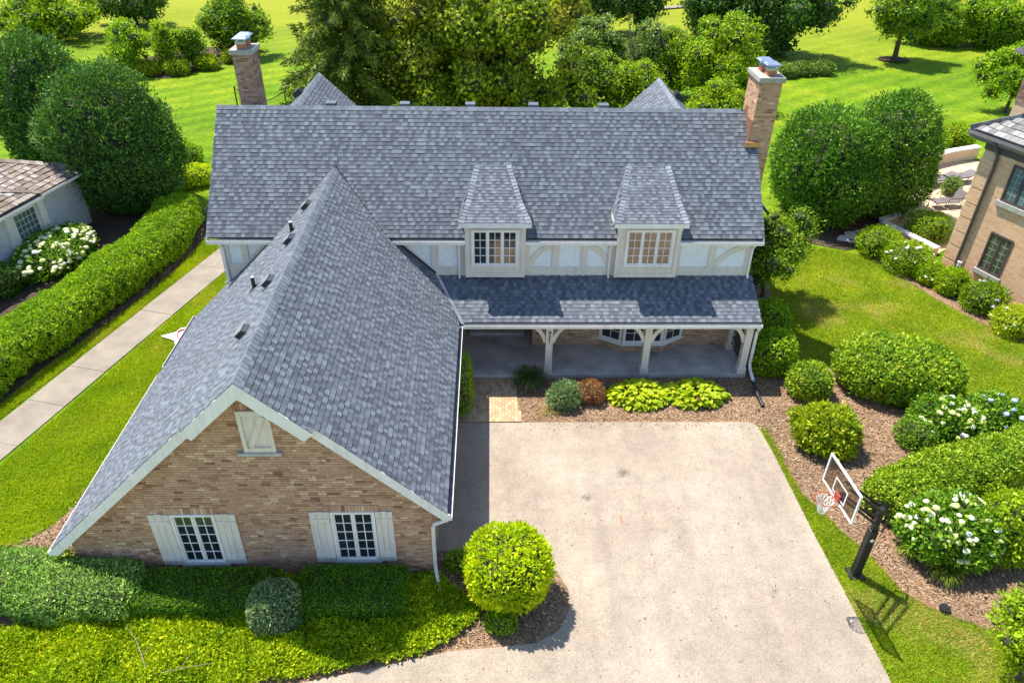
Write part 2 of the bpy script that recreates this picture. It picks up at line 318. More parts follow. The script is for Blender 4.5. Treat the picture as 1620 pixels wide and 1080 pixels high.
# ------------------------------------------------------------------ mesh helpers
class MB:
    def __init__(s): s.v = []; s.f = []; s.m = []
    def add(s, vs, fs, mi=0):
        o = len(s.v); s.v += [tuple(v) for v in vs]
        s.f += [tuple(i + o for i in f) for f in fs]; s.m += [mi] * len(fs)
    def hexa(s, c, mi=0):       # 8 corners: bottom ring ccw, top ring ccw
        s.add(c, [(3, 2, 1, 0), (4, 5, 6, 7), (0, 1, 5, 4), (1, 2, 6, 5), (2, 3, 7, 6), (3, 0, 4, 7)], mi)
    def box(s, x0, x1, y0, y1, z0, z1, mi=0):
        s.hexa([(x0, y0, z0), (x1, y0, z0), (x1, y1, z0), (x0, y1, z0), (x0, y0, z1), (x1, y0, z1), (x1, y1, z1), (x0, y1, z1)], mi)
    def prism(s, pts, d, mi=0):
        n = len(pts); d = Vector(d); a = [Vector(p) for p in pts]; b = [p + d for p in a]
        s.add(a + b, [tuple(range(n - 1, -1, -1)), tuple(range(n, 2 * n))] + [(i, (i + 1) % n, n + (i + 1) % n, n + i) for i in range(n)], mi)
    def bar(s, p, q, w, h, up=(0, 0, 1), mi=0):
        p, q = Vector(p), Vector(q); d = (q - p).normalized(); u = Vector(up)
        sd = d.cross(u)
        if sd.length < 1e-4: sd = d.cross(Vector((0, 1, 0)))
        sd.normalize(); u = sd.cross(d).normalized()
        a, b = sd * w / 2, u * h / 2
        s.hexa([p - a - b, p + a - b, q + a - b, q - a - b, p - a + b, p + a + b, q + a + b, q - a + b], mi)
    def tube(s, pts, r, n=8, mi=0, cap=True):
        pts = [Vector(p) for p in pts]; rs = r if isinstance(r, (list, tuple)) else [r] * len(pts)
        vs = []; fs = []; ref = Vector((.3, .2, 1)).normalized()
        for i, p in enumerate(pts):
            d = (pts[min(i + 1, len(pts) - 1)] - pts[max(i - 1, 0)]).normalized()
            a = d.cross(ref)
            if a.length < .05: a = d.cross(Vector((1, 0, 0)))
            a.normalize(); b = d.cross(a)
            for k in range(n):
                t = 2 * math.pi * k / n; vs.append(p + (a * math.cos(t) + b * math.sin(t)) * rs[i])
        for i in range(len(pts) - 1):
            for k in range(n):
                k2 = (k + 1) % n; fs.append((i * n + k, i * n + k2, (i + 1) * n + k2, (i + 1) * n + k))
        if cap: fs += [tuple(range(n - 1, -1, -1)), tuple(range((len(pts) - 1) * n, len(pts) * n))]
        s.add(vs, fs, mi)
    def mesh(s, name, mats):
        me = bpy.data.meshes.new(name); me.from_pydata(s.v, [], s.f)
        for m in (mats if isinstance(mats, (list, tuple)) else [mats]): me.materials.append(m)
        if any(s.m): me.polygons.foreach_set('material_index', s.m)
        bm = bmesh.new(); bm.from_mesh(me); bmesh.ops.recalc_face_normals(bm, faces=bm.faces[:]); bm.to_mesh(me); bm.free()
        return me
    def build(s, name, mats, parent=None, **kw): return link(name, s.mesh(name, mats), parent, **kw)
def link(name, me, parent=None, mw=None, kind=None, smooth=False, bevel=0):
    o = bpy.data.objects.new(name, me); COL.objects.link(o)
    if mw is not None: o.matrix_basis = mw
    if parent is not None: adopt(o, parent)
    if kind: o['kind'] = kind
    if smooth:
        me.polygons.foreach_set('use_smooth', [True] * len(me.polygons))
    if bevel:
        b = o.modifiers.new('bevel', 'BEVEL'); b.width = bevel; b.segments = 2; b.limit_method = 'ANGLE'
    return o
def wloc(o):
    return Vector(o.get('_w', (0, 0, 0)))
def adopt(o, p):
    o.parent = p
    if p.type == 'EMPTY': o.matrix_parent_inverse = Matrix.Translation(-p.location)
def tag(o, label, cat, group=None):
    o['label'] = label; o['category'] = cat
    if group: o['group'] = group
    return o
def thing(name, loc, label=None, cat=None, group=None, kind=None):
    o = bpy.data.objects.new(name, None); COL.objects.link(o); o.location = loc; o.empty_display_size = .3
    if label: o['label'] = label
    if cat: o['category'] = cat
    if group: o['group'] = group
    if kind: o['kind'] = kind
    return o
def np_mesh(name, blocks, mats):
    """blocks: list of (verts (n,3), faces (m,k), material index)"""
    vs = np.concatenate([b[0] for b in blocks]).astype(np.float32)
    loops = []; starts = []; mi = []; o = 0; ls = 0
    for v, f, m in blocks:
        f = np.asarray(f, np.int32); k = f.shape[1]
        loops.append((f + o).ravel()); starts.append(ls + np.arange(len(f)) * k); mi.append(np.full(len(f), m, np.int32))
        o += len(v); ls += f.size
    loops = np.concatenate(loops).astype(np.int32); starts = np.concatenate(starts).astype(np.int32); mi = np.concatenate(mi)
    me = bpy.data.meshes.new(name)
    me.vertices.add(len(vs)); me.vertices.foreach_set('co', vs.ravel())
    me.loops.add(len(loops)); me.loops.foreach_set('vertex_index', loops)
    me.polygons.add(len(starts)); me.polygons.foreach_set('loop_start', starts)
    mats = list(mats) if isinstance(mats, (list, tuple)) else [mats]
    if mi.max() >= len(mats): mats.append(MT['inner_shade'])
    for m in mats: me.materials.append(m)
    me.polygons.foreach_set('material_index', mi); me.polygons.foreach_set('use_smooth', np.zeros(len(starts), bool))
    me.update(calc_edges=True); me.validate()
    return me
def unit(a): return a / np.maximum(np.linalg.norm(a, axis=1, keepdims=True), 1e-9)
def leaf_block(P, Nn, L, W, out=.4, up=.15, jit=.7, tri=False, rng=RNG, mi=0, fold=.0):
    n = len(P); Ls = (L * 1.12 * rng.uniform(.5, 1.45, n))[:, None]; Ws = (W * rng.uniform(.7, 1.25, n))[:, None]
    rv = rng.normal(size=(n, 3)); tang = unit(rv - (rv * Nn).sum(1, keepdims=True) * Nn)
    D = unit(tang * (1 - out) + Nn * out + np.array([0, 0, up]) + rng.normal(size=(n, 3)) * jit * .35)
    S = np.cross(D, Nn + rng.normal(size=(n, 3)) * jit * .5); S = unit(S)
    a = P; b = P + D * Ls * .45 + S * Ws * .5; c = P + D * Ls; d = P + D * Ls * .45 - S * Ws * .5
    if tri:
        v = np.stack([P + S * Ws * .5, P - S * Ws * .5, c], 1).reshape(-1, 3); f = np.arange(n * 3).reshape(-1, 3)
    else:
        v = np.stack([a, b, c, d], 1).reshape(-1, 3); f = np.arange(n * 4).reshape(-1, 4)
    return (v, f, mi)
from mathutils import kdtree
def cluster(P, Nn, size, amp, rng):
    """gathers a leaf shell into rounded sprays with dark creases between them"""
    n = len(P); area_n = max(8, int(n * .5)); idx = rng.permutation(n); cen = []; kd = None
    # thin the candidates to about one per spray
    cell = {}
    for i in idx:
        p = P[i]; s_ = size * rng.uniform(.75, 1.3); k = (int(p[0] // size), int(p[1] // size), int(p[2] // size))
        ok = True
        for dx in (-1, 0, 1):
            for dy in (-1, 0, 1):
                for dz in (-1, 0, 1):
                    for q in cell.get((k[0] + dx, k[1] + dy, k[2] + dz), ()):
                        if (q[0] - p[0]) ** 2 + (q[1] - p[1]) ** 2 + (q[2] - p[2]) ** 2 < s_ * s_: ok = False; break
                    if not ok: break
                if not ok: break
            if not ok: break
        if ok: cell.setdefault(k, []).append(p); cen.append(i)
        if len(cen) > 1600: break
    kd = kdtree.KDTree(len(cen))
    for j, i in enumerate(cen): kd.insert(P[i], j)
    kd.balance(); C = P[cen]; lift = rng.uniform(.5, 1.35, len(cen))
    near = np.array([kd.find(p)[1] for p in P]); D = P - C[near]; r = np.linalg.norm(D, axis=1) / size
    P2 = P + Nn * (amp * (lift[near] * .75 - .95 * np.clip(r, 0, 1.3) ** 1.6))[:, None]
    return P2, unit(Nn + .85 * D / size)
_ico = {}
def ico(sub):
    if sub not in _ico:
        bm = bmesh.new(); bmesh.ops.create_icosphere(bm, subdivisions=sub, radius=1)
        v = np.array([x.co[:] for x in bm.verts]); f = np.array([[q.index for q in x.verts] for x in bm.faces]); bm.free()
        _ico[sub] = (v, f)
    return _ico[sub]
def lump(d, seed, freq, amp):
    r = np.random.default_rng(seed); t = np.zeros(len(d))
    for k in range(7):
        w = r.normal(size=3) * freq * (1 + .45 * k); t += np.sin(d @ w + r.uniform(0, 6.28)) / (1 + .45 * k)
    return amp * t / 2.2
def bush_blocks(c, w, d, h, ex, nleaf, L, W, seed, lumps=(2.4, .095), zc=.45, out=.4, up=.15, jit=.7, rotz=0, core=None, depth=.11, stray=.09, base=.0, tuft=.0, spray=None, samp=None):
    """closed shrub: lumpy super-ellipsoid with its foot on the ground"""
    rng = np.random.default_rng(seed); nleaf = int(nleaf * 1.4)
    a, b = w / 2, d / 2; zc_ = h * zc
    def rad(u):
        cz = np.where(u[:, 2] > 0, h - zc_, zc_ - base)
        r = (np.abs(u[:, 0] / a) ** ex + np.abs(u[:, 1] / b) ** ex + np.abs(u[:, 2] / cz) ** ex) ** (-1 / ex)
        return r * (1 + lump(u * np.array([1, 1, 1]), seed, lumps[0], lumps[1]) + lump(u, seed + 5, lumps[0] * 3.2, lumps[1] * .5) + lump(u, seed + 9, lumps[0] * 8.0, lumps[1] * .42))
    u = unit(rng.normal(size=(nleaf * 6, 3))); e = 1e-2
    def normals(u, P):
        t1 = unit(np.cross(u, rng.normal(size=u.shape))); t2 = np.cross(u, t1)
        p1 = unit(u + e * t1); p2 = unit(u + e * t2)
        n_ = unit(np.cross(p1 * rad(p1)[:, None] - P, p2 * rad(p2)[:, None] - P))
        return n_ * np.sign((n_ * u).sum(1, keepdims=True))
    r = rad(u); P = u * r[:, None]; Nn = normals(u, P)
    wgt = r ** 2 / np.maximum((Nn * u).sum(1), .2)
    keep = np.flatnonzero(rng.uniform(size=len(u)) < wgt / np.quantile(wgt, .985))[:nleaf]
    P = P[keep]; Nn = Nn[keep]
    core = (1 - depth * .95 - .09) if core is None else core
    P = P * (1 - depth * rng.uniform(0, 1, len(P)) ** 1.6 + .02)[:, None]
    P = P + Nn * (rng.uniform(0, 1, len(P)) ** 4 * tuft + rng.uniform(0, 1, len(P)) ** 14 * stray * min(w, h))[:, None]
    spray = spray or (.17 + .03 * min(w, d)); samp = spray * .42 if samp is None else samp
    if samp: P, Nn = cluster(P, Nn, spray, samp, rng)
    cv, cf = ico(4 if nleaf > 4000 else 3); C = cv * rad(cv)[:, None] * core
    cs, sn = math.cos(rotz), math.sin(rotz); R3 = np.array([[cs, -sn, 0], [sn, cs, 0], [0, 0, 1]])
    off = np.array([c[0], c[1], c[2] + zc_])
    P = P @ R3.T + off; Nn = Nn @ R3.T; C = C @ R3.T + off
    P[:, 2] = np.maximum(P[:, 2], c[2] + .01)
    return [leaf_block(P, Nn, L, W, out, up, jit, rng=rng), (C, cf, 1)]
def shrub(name, label, cat, mat, *a, group=None, **kw):
    o = link(name, np_mesh(name, bush_blocks(*a, **kw), mat)); return tag(o, label, cat, group)
def sweep_blocks(path, w, h, ex, nleaf, L, W, seed, amp=.06, out=.4, up=.15, jit=.95, core=.74):
    """long clipped hedge following a path of (x, y)"""
    rng = np.random.default_rng(seed); p = np.array(path, float); nleaf = int(nleaf * 1.3)
    seg = np.diff(p, axis=0); ln = np.linalg.norm(seg, axis=1); cum = np.concatenate([[0], np.cumsum(ln)])
    def at(t):
        x = np.interp(t, cum, p[:, 0]); y = np.interp(t, cum, p[:, 1])
        x2 = np.interp(np.clip(t + .4, 0, cum[-1]), cum, p[:, 0]); y2 = np.interp(np.clip(t + .4, 0, cum[-1]), cum, p[:, 1])
        x1 = np.interp(np.clip(t - .4, 0, cum[-1]), cum, p[:, 0]); y1 = np.interp(np.clip(t - .4, 0, cum[-1]), cum, p[:, 1])
        d = unit(np.stack([x2 - x1, y2 - y1, np.zeros_like(x)], 1)); s = np.stack([d[:, 1], -d[:, 0], np.zeros_like(x)], 1)
        return np.stack([x, y, np.zeros_like(x)], 1), d, s
    def surf(t, th, k=1.0):
        tc = np.clip(t, 0, cum[-1]); c, d, s = at(tc); ca, sa = np.cos(th), np.sin(th)
        end = np.minimum(tc, cum[-1] - tc); rr = np.clip(end / (w * .5), 0, 1); cap = (1 - (1 - rr) ** 2.5) ** .4
        zc = h * .5
        r = (np.abs(ca / (w / 2)) ** ex + np.abs(sa / zc) ** ex) ** (-1 / ex)
        q = np.stack([tc * .9, ca * 1.3, sa * 1.3], 1)
        r = r * (1 + lump(q, seed, 1.1, amp) + lump(q, seed + 3, 3.6, amp * .6) + lump(q, seed + 7, 8.5, amp * .5)) * k
        capz = .3 + .7 * cap
        P = c + s * (ca * r * (.02 + .98 * cap))[:, None]; P[:, 2] = zc + sa * r * capz
        return P, unit(s * ca[:, None] + np.array([0, 0, 1]) * sa[:, None])
    t = rng.uniform(0, cum[-1], nleaf); per = rng.uniform(0, 1, nleaf)
    th = np.where(rng.uniform(size=nleaf) < .93, rng.uniform(-.75, math.pi + .75, nleaf), rng.uniform(0, 6.28, nleaf))
    P, Nn = surf(t, th); P = P + Nn * (.03 - .14 * rng.uniform(0, 1, nleaf) ** 1.4)[:, None] * min(1, w)
    P, Nn = cluster(P, Nn, .33, .17, rng)
    P[:, 2] = np.maximum(P[:, 2], .02)
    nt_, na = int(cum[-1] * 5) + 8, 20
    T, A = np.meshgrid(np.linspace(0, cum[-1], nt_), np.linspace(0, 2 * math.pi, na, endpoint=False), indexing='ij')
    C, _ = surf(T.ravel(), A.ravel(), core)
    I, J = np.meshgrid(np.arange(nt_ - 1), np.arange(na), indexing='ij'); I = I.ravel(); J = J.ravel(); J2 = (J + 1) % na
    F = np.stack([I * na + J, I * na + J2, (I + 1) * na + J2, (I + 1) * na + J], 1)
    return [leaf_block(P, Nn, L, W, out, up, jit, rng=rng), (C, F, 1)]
def crown_blocks(c, rx, ry, rz, nclump, cr, nleaf, L, W, seed, out=.35, up=.1, jit=.9, hollow=.3, coreK=.50, flat=.8):
    """tree crown of many leaf clumps spread through an ellipsoid, gaps between"""
    rng = np.random.default_rng(seed)
    u = unit(rng.normal(size=(nclump, 3))); rr = rng.uniform(hollow ** 3, 1, nclump) ** (1 / 3)
    cc = u * rr[:, None] * (1 + lump(u, seed, 2.2, .26))[:, None]
    cc = cc * np.array([rx - cr * .6, ry - cr * .6, rz - cr * .6]); cs = cr * rng.uniform(.5, 1.35, nclump)
    k = rng.choice(nclump, nleaf, p=cs ** 2 / (cs ** 2).sum())
    d = unit(rng.normal(size=(nleaf, 3)) + np.array([0, 0, .35])); rad = rng.uniform(.5, 1.13, nleaf)
    P = cc[k] + d * (cs[k] * rad)[:, None] * np.array([1, 1, flat]); Nn = unit(d + .35 * unit(cc[k] + 1e-6) + np.array([0, 0, .25]))
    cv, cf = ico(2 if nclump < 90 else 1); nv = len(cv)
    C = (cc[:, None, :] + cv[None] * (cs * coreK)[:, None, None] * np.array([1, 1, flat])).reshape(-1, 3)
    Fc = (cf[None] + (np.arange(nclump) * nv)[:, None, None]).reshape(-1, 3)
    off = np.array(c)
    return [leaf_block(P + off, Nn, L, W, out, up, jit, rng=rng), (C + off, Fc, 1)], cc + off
def tree(name, label, mat, base, h, rx, ry, rz, nclump, cr, nleaf, L, W, seed, tr=.2, zc=None, group=None, limbs=7, lean=(0, 0), cat='tree', hollow=.3, extra=None, **kw):
    zc = h - rz if zc is None else zc
    c = (base[0] + lean[0], base[1] + lean[1], zc)
    bl, cc = crown_blocks(c, rx, ry, rz, nclump, cr, nleaf, L, W, seed, hollow=hollow, **kw)
    root = thing(name, (base[0], base[1], 0), label, cat, group)
    rng = random.Random(seed); tk = MB()
    top = Vector((c[0], c[1], zc + rz * .45))
    pts = [Vector((base[0], base[1], -.05)).lerp(top, t) + Vector((rng.uniform(-.1, .1), rng.uniform(-.1, .1), 0)) * (1 if 0 < t < 1 else 0) for t in (0, .06, .3, .55, .8, 1)]
    tk.tube(pts, [tr * 1.5, tr * 1.1, tr * .9, tr * .7, tr * .45, tr * .2], 9)
    for i in rng.sample(range(len(cc)), min(limbs, len(cc))):
        e = Vector(cc[i]); t0 = rng.uniform(.25, .6); s = pts[0].lerp(top, t0); m_ = s.lerp(e, .5) + Vector((0, 0, rng.uniform(-.2, .5)))
        tk.tube([s, m_, e], [tr * .45, tr * .3, tr * .12], 6)
    tk.build('trunk', MT['bark'], root, smooth=True)
    link('crown', np_mesh('crown', bl, mat), root)
    if extra: extra(root)
    return root

# ------------------------------------------------------------------ frames for walls and roof planes
class Fr:
    """o origin, u along, v up, n outward"""
    def __init__(s, o, u, v): s.o = Vector(o); s.u = Vector(u).normalized(); s.v = Vector(v).normalized(); s.n = s.u.cross(s.v).normalized()
    def p(s, u, v, w=0): return s.o + s.u * u + s.v * v + s.n * w
    def M(s, u, v, w, su, sv, sw):
        m = Matrix.Identity(4); o = s.p(u, v, w)
        for i in range(3): m[i][0] = s.u[i] * su; m[i][1] = s.v[i] * sv; m[i][2] = s.n[i] * sw; m[i][3] = o[i]
        return m
    def box(s, mb, u0, u1, v0, v1, w0, w1, mi=0):
        mb.hexa([s.p(u0, v0, w0), s.p(u1, v0, w0), s.p(u1, v1, w0), s.p(u0, v1, w0), s.p(u0, v0, w1), s.p(u1, v0, w1), s.p(u1, v1, w1), s.p(u0, v1, w1)], mi)
    def poly(s, mb, pts, w0, w1, mi=0): mb.prism([s.p(a, b, w0) for a, b in pts], s.n * (w1 - w0), mi)
def span(poly, v):
    xs = []
    for (a, b), (c, d) in zip(poly, poly[1:] + poly[:1]):
        if (b <= v < d) or (d <= v < b): xs.append(a + (c - a) * (v - b) / (d - b))
    return (min(xs), max(xs)) if len(xs) >= 2 else None
def courses(poly, holes, row, lens, gap, rng, jit=0.0, minlen=.035):
    """rows of pieces clipped to a convex outline and to rectangular holes -> (u0,u1,v0,v1)"""
    v = min(b for a, b in poly); vt = max(b for a, b in poly); i = 0
    while v < vt - row * .3:
        v1 = min(v + row, vt); s0, s1 = span(poly, v + 1e-4), span(poly, v1 - 1e-4)
        if s0 and s1:
            lo, hi = max(s0[0], s1[0]), min(s0[1], s1[1]); segs = [(lo, hi)] if hi > lo else []
            for (h0, h1, g0, g1) in holes:
                if g0 < v1 - .01 and g1 > v + .01:
                    ns = []
                    for a, b in segs:
                        if h1 <= a or h0 >= b: ns.append((a, b)); continue
                        if h0 > a: ns.append((a, h0))
                        if h1 < b: ns.append((h1, b))
                    segs = ns
            for a, b in segs:
                x = a - (lens(rng) * (rng.random() if jit else (.5 if i % 2 else 0.0)))
                while x < b:
                    l = lens(rng); u0, u1 = max(x, a), min(x + l - gap, b)
                    if u1 - u0 > minlen: yield (u0, u1, v, v1)
                    x += l
        v += row; i += 1
def unit_box(name, mat):
    b = MB(); b.box(0, 1, 0, 1, 0, 1); return b.mesh(name, mat)
_wedge = None
def wedge_mesh(name, mat):
    b = MB(); b.hexa([(0, 0, -.2), (1, 0, -.2), (1, 1, -.2), (0, 1, -.2), (0, 0, 1), (1, 0, 1), (1, 1, .25), (0, 1, .25)]); return b.mesh(name, mat)
class Pieces:
    """collects pieces of one kind; the largest in view become objects, the rest one 'stuff' part"""
    def __init__(s): s.l = []
    def add(s, fr, u0, u1, v0, v1, w, th): s.l.append((fr, u0, u1, v0, v1, w, th))
    def emit(s, one, many, unitmesh, mat, parent, maxn=300, wedge=False, prefer=None):
        key = lambda q: (q[0].p((q[1] + q[2]) / 2, (q[3] + q[4]) / 2) - CAM).length - 6 * min(.3, q[2] - q[1])
        L = sorted(s.l, key=prefer or key)
        for (fr, u0, u1, v0, v1, w, th) in L[:maxn]:
            link(one, unitmesh, parent, fr.M(u0, v0, w, u1 - u0, v1 - v0, th))
        rest = L[maxn:]
        if rest:
            V = []; F = []
            f0 = np.array([(4, 5, 6, 7), (0, 1, 5, 4), (1, 2, 6, 5), (2, 3, 7, 6), (3, 0, 4, 7)])
            for k, (fr, u0, u1, v0, v1, w, th) in enumerate(rest):
                tb = w + th * (.25 if wedge else 1); wb = w - (.2 * th if wedge else 0)
                for (a, b, c) in ((u0, v0, wb), (u1, v0, wb), (u1, v1, wb), (u0, v1, wb), (u0, v0, w + th), (u1, v0, w + th), (u1, v1, tb), (u0, v1, tb)):
                    V.append(fr.p(a, b, c)[:])
                F.append(f0 + 8 * k)
            link(many, np_mesh(many, [(np.array(V), np.concatenate(F), 0)], mat), parent, kind='stuff')
UB = {k: unit_box(k, MT[k]) for k in ('brick', 'pave', 'nbrick', 'glass', 'glass_shade', 'glass_green', 'glass_teal', 'white', 'trim', 'wpaintbrick', 'chimbrick')}
def window(fr, parent, u0, u1, v0, v1, ncas, nx, ny, w=.0, fw=.07, sash=.05, glass=None, frame_mat='white', mull=.03, bar=.022, name='window', w_out=.05, muntin='white'):
    """frame with casements; panes one by one"""
    f = MB()
    fr.box(f, u0, u1, v0, v0 + fw, w, w + w_out); fr.box(f, u0, u1, v1 - fw, v1, w, w + w_out)
    fr.box(f, u0, u0 + fw, v0 + fw, v1 - fw, w, w + w_out); fr.box(f, u1 - fw, u1, v0 + fw, v1 - fw, w, w + w_out)
    cw = (u1 - u0 - 2 * fw - (ncas - 1) * mull) / ncas; cas = []
    for i in range(ncas):
        a = u0 + fw + i * (cw + mull); cas.append((a, a + cw))
        if i < ncas - 1: fr.box(f, a + cw, a + cw + mull, v0 + fw, v1 - fw, w, w + w_out * .8)
    fo = f.build(name, MT[frame_mat], parent)
    sm = MB(); mm = MB()
    for i, (a, b) in enumerate(cas):
        c, d = v0 + fw, v1 - fw; e = w + w_out * .55
        fr.box(sm, a, b, c, c + sash, w, e); fr.box(sm, a, b, d - sash, d, w, e); fr.box(sm, a, a + sash, c + sash, d - sash, w, e); fr.box(sm, b - sash, b, c + sash, d - sash, w, e)
        A, B, C_, D = a + sash, b - sash, c + sash, d - sash
        for k in range(1, nx): x = A + (B - A) * k / nx; fr.box(mm, x - bar / 2, x + bar / 2, C_, D, w, e - .008)
        for k in range(1, ny): y = C_ + (D - C_) * k / ny; fr.box(mm, A, B, y - bar / 2, y + bar / 2, w, e - .011)
        for ix in range(nx):
            for iy in range(ny):
                g = glass(i, ix, iy) if callable(glass) else (glass or 'glass')
                pu, pv = (B - A) / nx, (D - C_) / ny
                link('pane', UB[g], fo, fr.M(A + ix * pu + .002, C_ + iy * pv + .002, w + .004 + .001 * ((ix + iy) % 2), pu - .004, pv - .004, .008))
    sm.build('sash', MT[frame_mat], fo); mm.build('muntin', MT[muntin], fo)
    return fo
def gutter(mb, p, q, out, w=.13, h=.11, th=.012):
    """open U channel from p to q; out = outward horizontal dir. material 0 white shell, 1 metal lining"""
    p, q, o = Vector(p), Vector(q), Vector(out).normalized(); z = Vector((0, 0, 1))
    def bx(a0, a1, b0, b1, mi):
        c = []
        for s in (b0, b1):
            c += [p + o * a0 + z * s, q + o * a0 + z * s, q + o * a1 + z * s, p + o * a1 + z * s]
        mb.hexa(c, mi)
    bx(0, w, -h, -h + th, 0); bx(w, w + th, -h - .004, .0, 0); bx(-th, 0, -h, -.01, 0)
    bx(.002, w - .002, -h + th + .002, -h + th + .03, 1)
    d = (q - p).normalized()
    for e, s in ((p, -1), (q, 1)):
        mb.hexa([e + o * a + d * (b * s) + z * c for c in (-h, -.004) for a, b in ((-th, .001), (w + th, .001), (w + th, .012), (-th, .012))], 0)

# ================================================================== ground and beds (structure)
def sheet(name, pts, z, mat, kind='structure', thick=.0):
    mb = MB()
    if thick: mb.prism([(x, y, z - thick) for x, y in pts], (0, 0, thick))
    else: mb.add([(x, y, z) for x, y in pts], [tuple(range(len(pts)))])
    o = mb.build(name, mat)
    o['kind'] = kind; return o
def smooth_poly(pts, n=4):
    p = np.array(pts, float); out = []
    for i in range(len(p)):
        a, b, c, d = p[i - 1], p[i], p[(i + 1) % len(p)], p[(i + 2) % len(p)]
        for t in np.linspace(0, 1, n, endpoint=False):
            out.append(tuple(.5 * (2 * b + (c - a) * t + (2 * a - 5 * b + 4 * c - d) * t * t + (3 * b - a - 3 * c + d) * t ** 3)))
    return out
def lawn_sheet():
    n = 90; xs = np.concatenate([[-900, -300, -120], np.linspace(-70, 80, n), [130, 300, 900]]); ys = np.concatenate([[-200, -40], np.linspace(-5, 115, n), [160, 300, 1200]])
    X, Y = np.meshgrid(xs, ys, indexing='ij'); Z = np.zeros_like(X)
    far = np.clip((Y - 40) / 60, 0, 1); Z = far * (np.sin(X * .09 + 1) * .12 + np.sin(Y * .13 + X * .05) * .1)
    V = np.stack([X.ravel(), Y.ravel(), Z.ravel()], 1); m = len(ys)
    I, J = np.meshgrid(np.arange(len(xs) - 1), np.arange(m - 1), indexing='ij'); I = I.ravel(); J = J.ravel()
    o = link('lawn', np_mesh('lawn', [(V, np.stack([I * m + J, (I + 1) * m + J, (I + 1) * m + J + 1, I * m + J + 1], 1), 0)], MT['lawn']), kind='structure', smooth=True)
lawn_sheet()
DRIVE = [(-1.46, 18.43), (8.38, 18.41), (8.55, 18.34), (8.64, 18.18), (8.77, 16.84), (8.87, 13.58), (8.97, 11.64), (9.07, 9.35), (9.25, 2), (-16, 2), (-14, 8.4), (-9, 8.9), (-4.5, 9.5), (-3.4, 9.72), (-2.0, 10.04), (-.93, 10.28), (.33, 10.38), (1.08, 10.47), (1.62, 10.8), (1.93, 11.4), (1.95, 11.95), (1.74, 12.4), (1.3, 12.85), (.6, 13.15), (-.72, 13.21), (-1.46, 13.22)]
sheet('driveway', DRIVE, .024, MT['drive'], thick=.06)
BEDS = {}
BEDS['front'] = [(2.05, 11.4), (2.06, 11.98), (1.82, 12.5), (1.36, 12.95), (.62, 13.26), (-.72, 13.3), (-1.44, 13.3), (-1.44, 12.5), (-10.3, 12.5), (-11.2, 13.4), (-14, 12.9), (-17, 12.5), (-18, 8.3), (-14, 8.3), (-9, 8.8), (-4.5, 9.4), (-3.4, 9.62), (-2.0, 9.94), (-.93, 10.18), (.33, 10.28), (1.12, 10.36), (1.7, 10.73)]
BEDS['side'] = [(-10.2, 12.5), (-11.2, 13.4), (-12.95, 13.36), (-12.42, 13.62), (-11.97, 14.22), (-11.69, 14.94), (-11.59, 15.93), (-11.69, 16.95), (-11.3, 18.2), (-10.4, 18.8), (-10.2, 18)]
BEDS['right'] = [(.93, 20.82), (9.0, 20.82), (9.15, 28.2), (11.96, 27.99), (11.65, 25.88), (11.23, 22.68), (11.04, 21.75), (11.81, 21.6), (12.65, 21.09), (13.81, 20.34), (15.52, 19.38), (16.68, 19.01), (17.93, 18.22), (19, 15), (18, 11), (15, 10.3), (13.09, 10.42), (12.01, 10.69), (11.04, 11.24), (10.46, 11.71), (10.28, 12.4), (10.06, 13.09), (9.7, 13.68), (9.34, 14.61), (9.04, 15.18), (8.95, 16.2), (8.98, 17.2), (8.92, 18.1), (8.5, 18.38), (1.0, 18.38), (.90, 19.7)]
BEDS['hedge'] = [(-16.25, 19.3), (-15.83, 21.2), (-15.19, 23.16), (-14.4, 25.62), (-13.7, 28.48), (-13.35, 31.83), (-14.2, 34.6), (-17.31, 36.8), (-21, 36), (-21.5, 31), (-20.2, 26), (-19.6, 24.5), (-20.5, 18), (-18, 14)]
BEDS['neighbor'] = [(16.6, 32.6), (17.17, 31.69), (17.4, 30.07), (17.91, 28.29), (18.52, 26.39), (19.21, 24.9), (19.84, 23.75), (20.63, 22.58), (23.4, 22.6), (20.4, 29.2), (19.5, 32.9)]
BEDS['yew'] = [(14.6, 31.5), (16.6, 30.6), (19.6, 31.8), (22.6, 36.6), (20, 39), (15.5, 38)]
BEDS['back'] = [(-27.6, 59.4), (-24.65, 58.9), (-21.2, 63.9), (-20.6, 69), (-26, 69), (-30, 63)]
for i, (k, mt) in enumerate((('front', 'mulch'), ('side', 'mulch'), ('right', 'mulch'), ('hedge', 'soil'), ('neighbor', 'mulch'), ('yew', 'soil'), ('back', 'soil'))):
    sheet('planting_bed', BEDS[k], .012 + .0015 * i, MT[mt])
def in_poly(P, poly):
    x, y = P[:, 0], P[:, 1]; c = np.zeros(len(P), bool)
    for (a, b), (d, e) in zip(poly, poly[1:] + poly[:1]):
        if b == e: continue
        c ^= ((b > y) != (e > y)) & (x < (d - a) * (y - b) / (e - b) + a)
    return c
def scatter(poly, n, excl=(), rng=RNG):
    p = np.array(poly); lo, hi = p.min(0), p.max(0); out = []; tot = 0
    while tot < n:
        q = rng.uniform(lo, hi, (n * 2, 2)); k = in_poly(q, poly)
        for e in excl: k &= ~in_poly(q, e)
        q = q[k]; out.append(q); tot += len(q)
        if len(q) == 0: break
    return np.concatenate(out)[:n]
def chips(poly, n, size, mat, excl=()):
    q = scatter(poly, n, excl); P = np.column_stack([q, np.full(len(q), .022) + RNG.uniform(0, .025, len(q))])
    Nn = unit(np.column_stack([RNG.normal(0, .35, (len(q), 2)), np.ones(len(q))]))
    link('mulch_chips', np_mesh('mulch_chips', [leaf_block(P, Nn, size, size * .45, .05, 0, .4)], mat), kind='stuff')
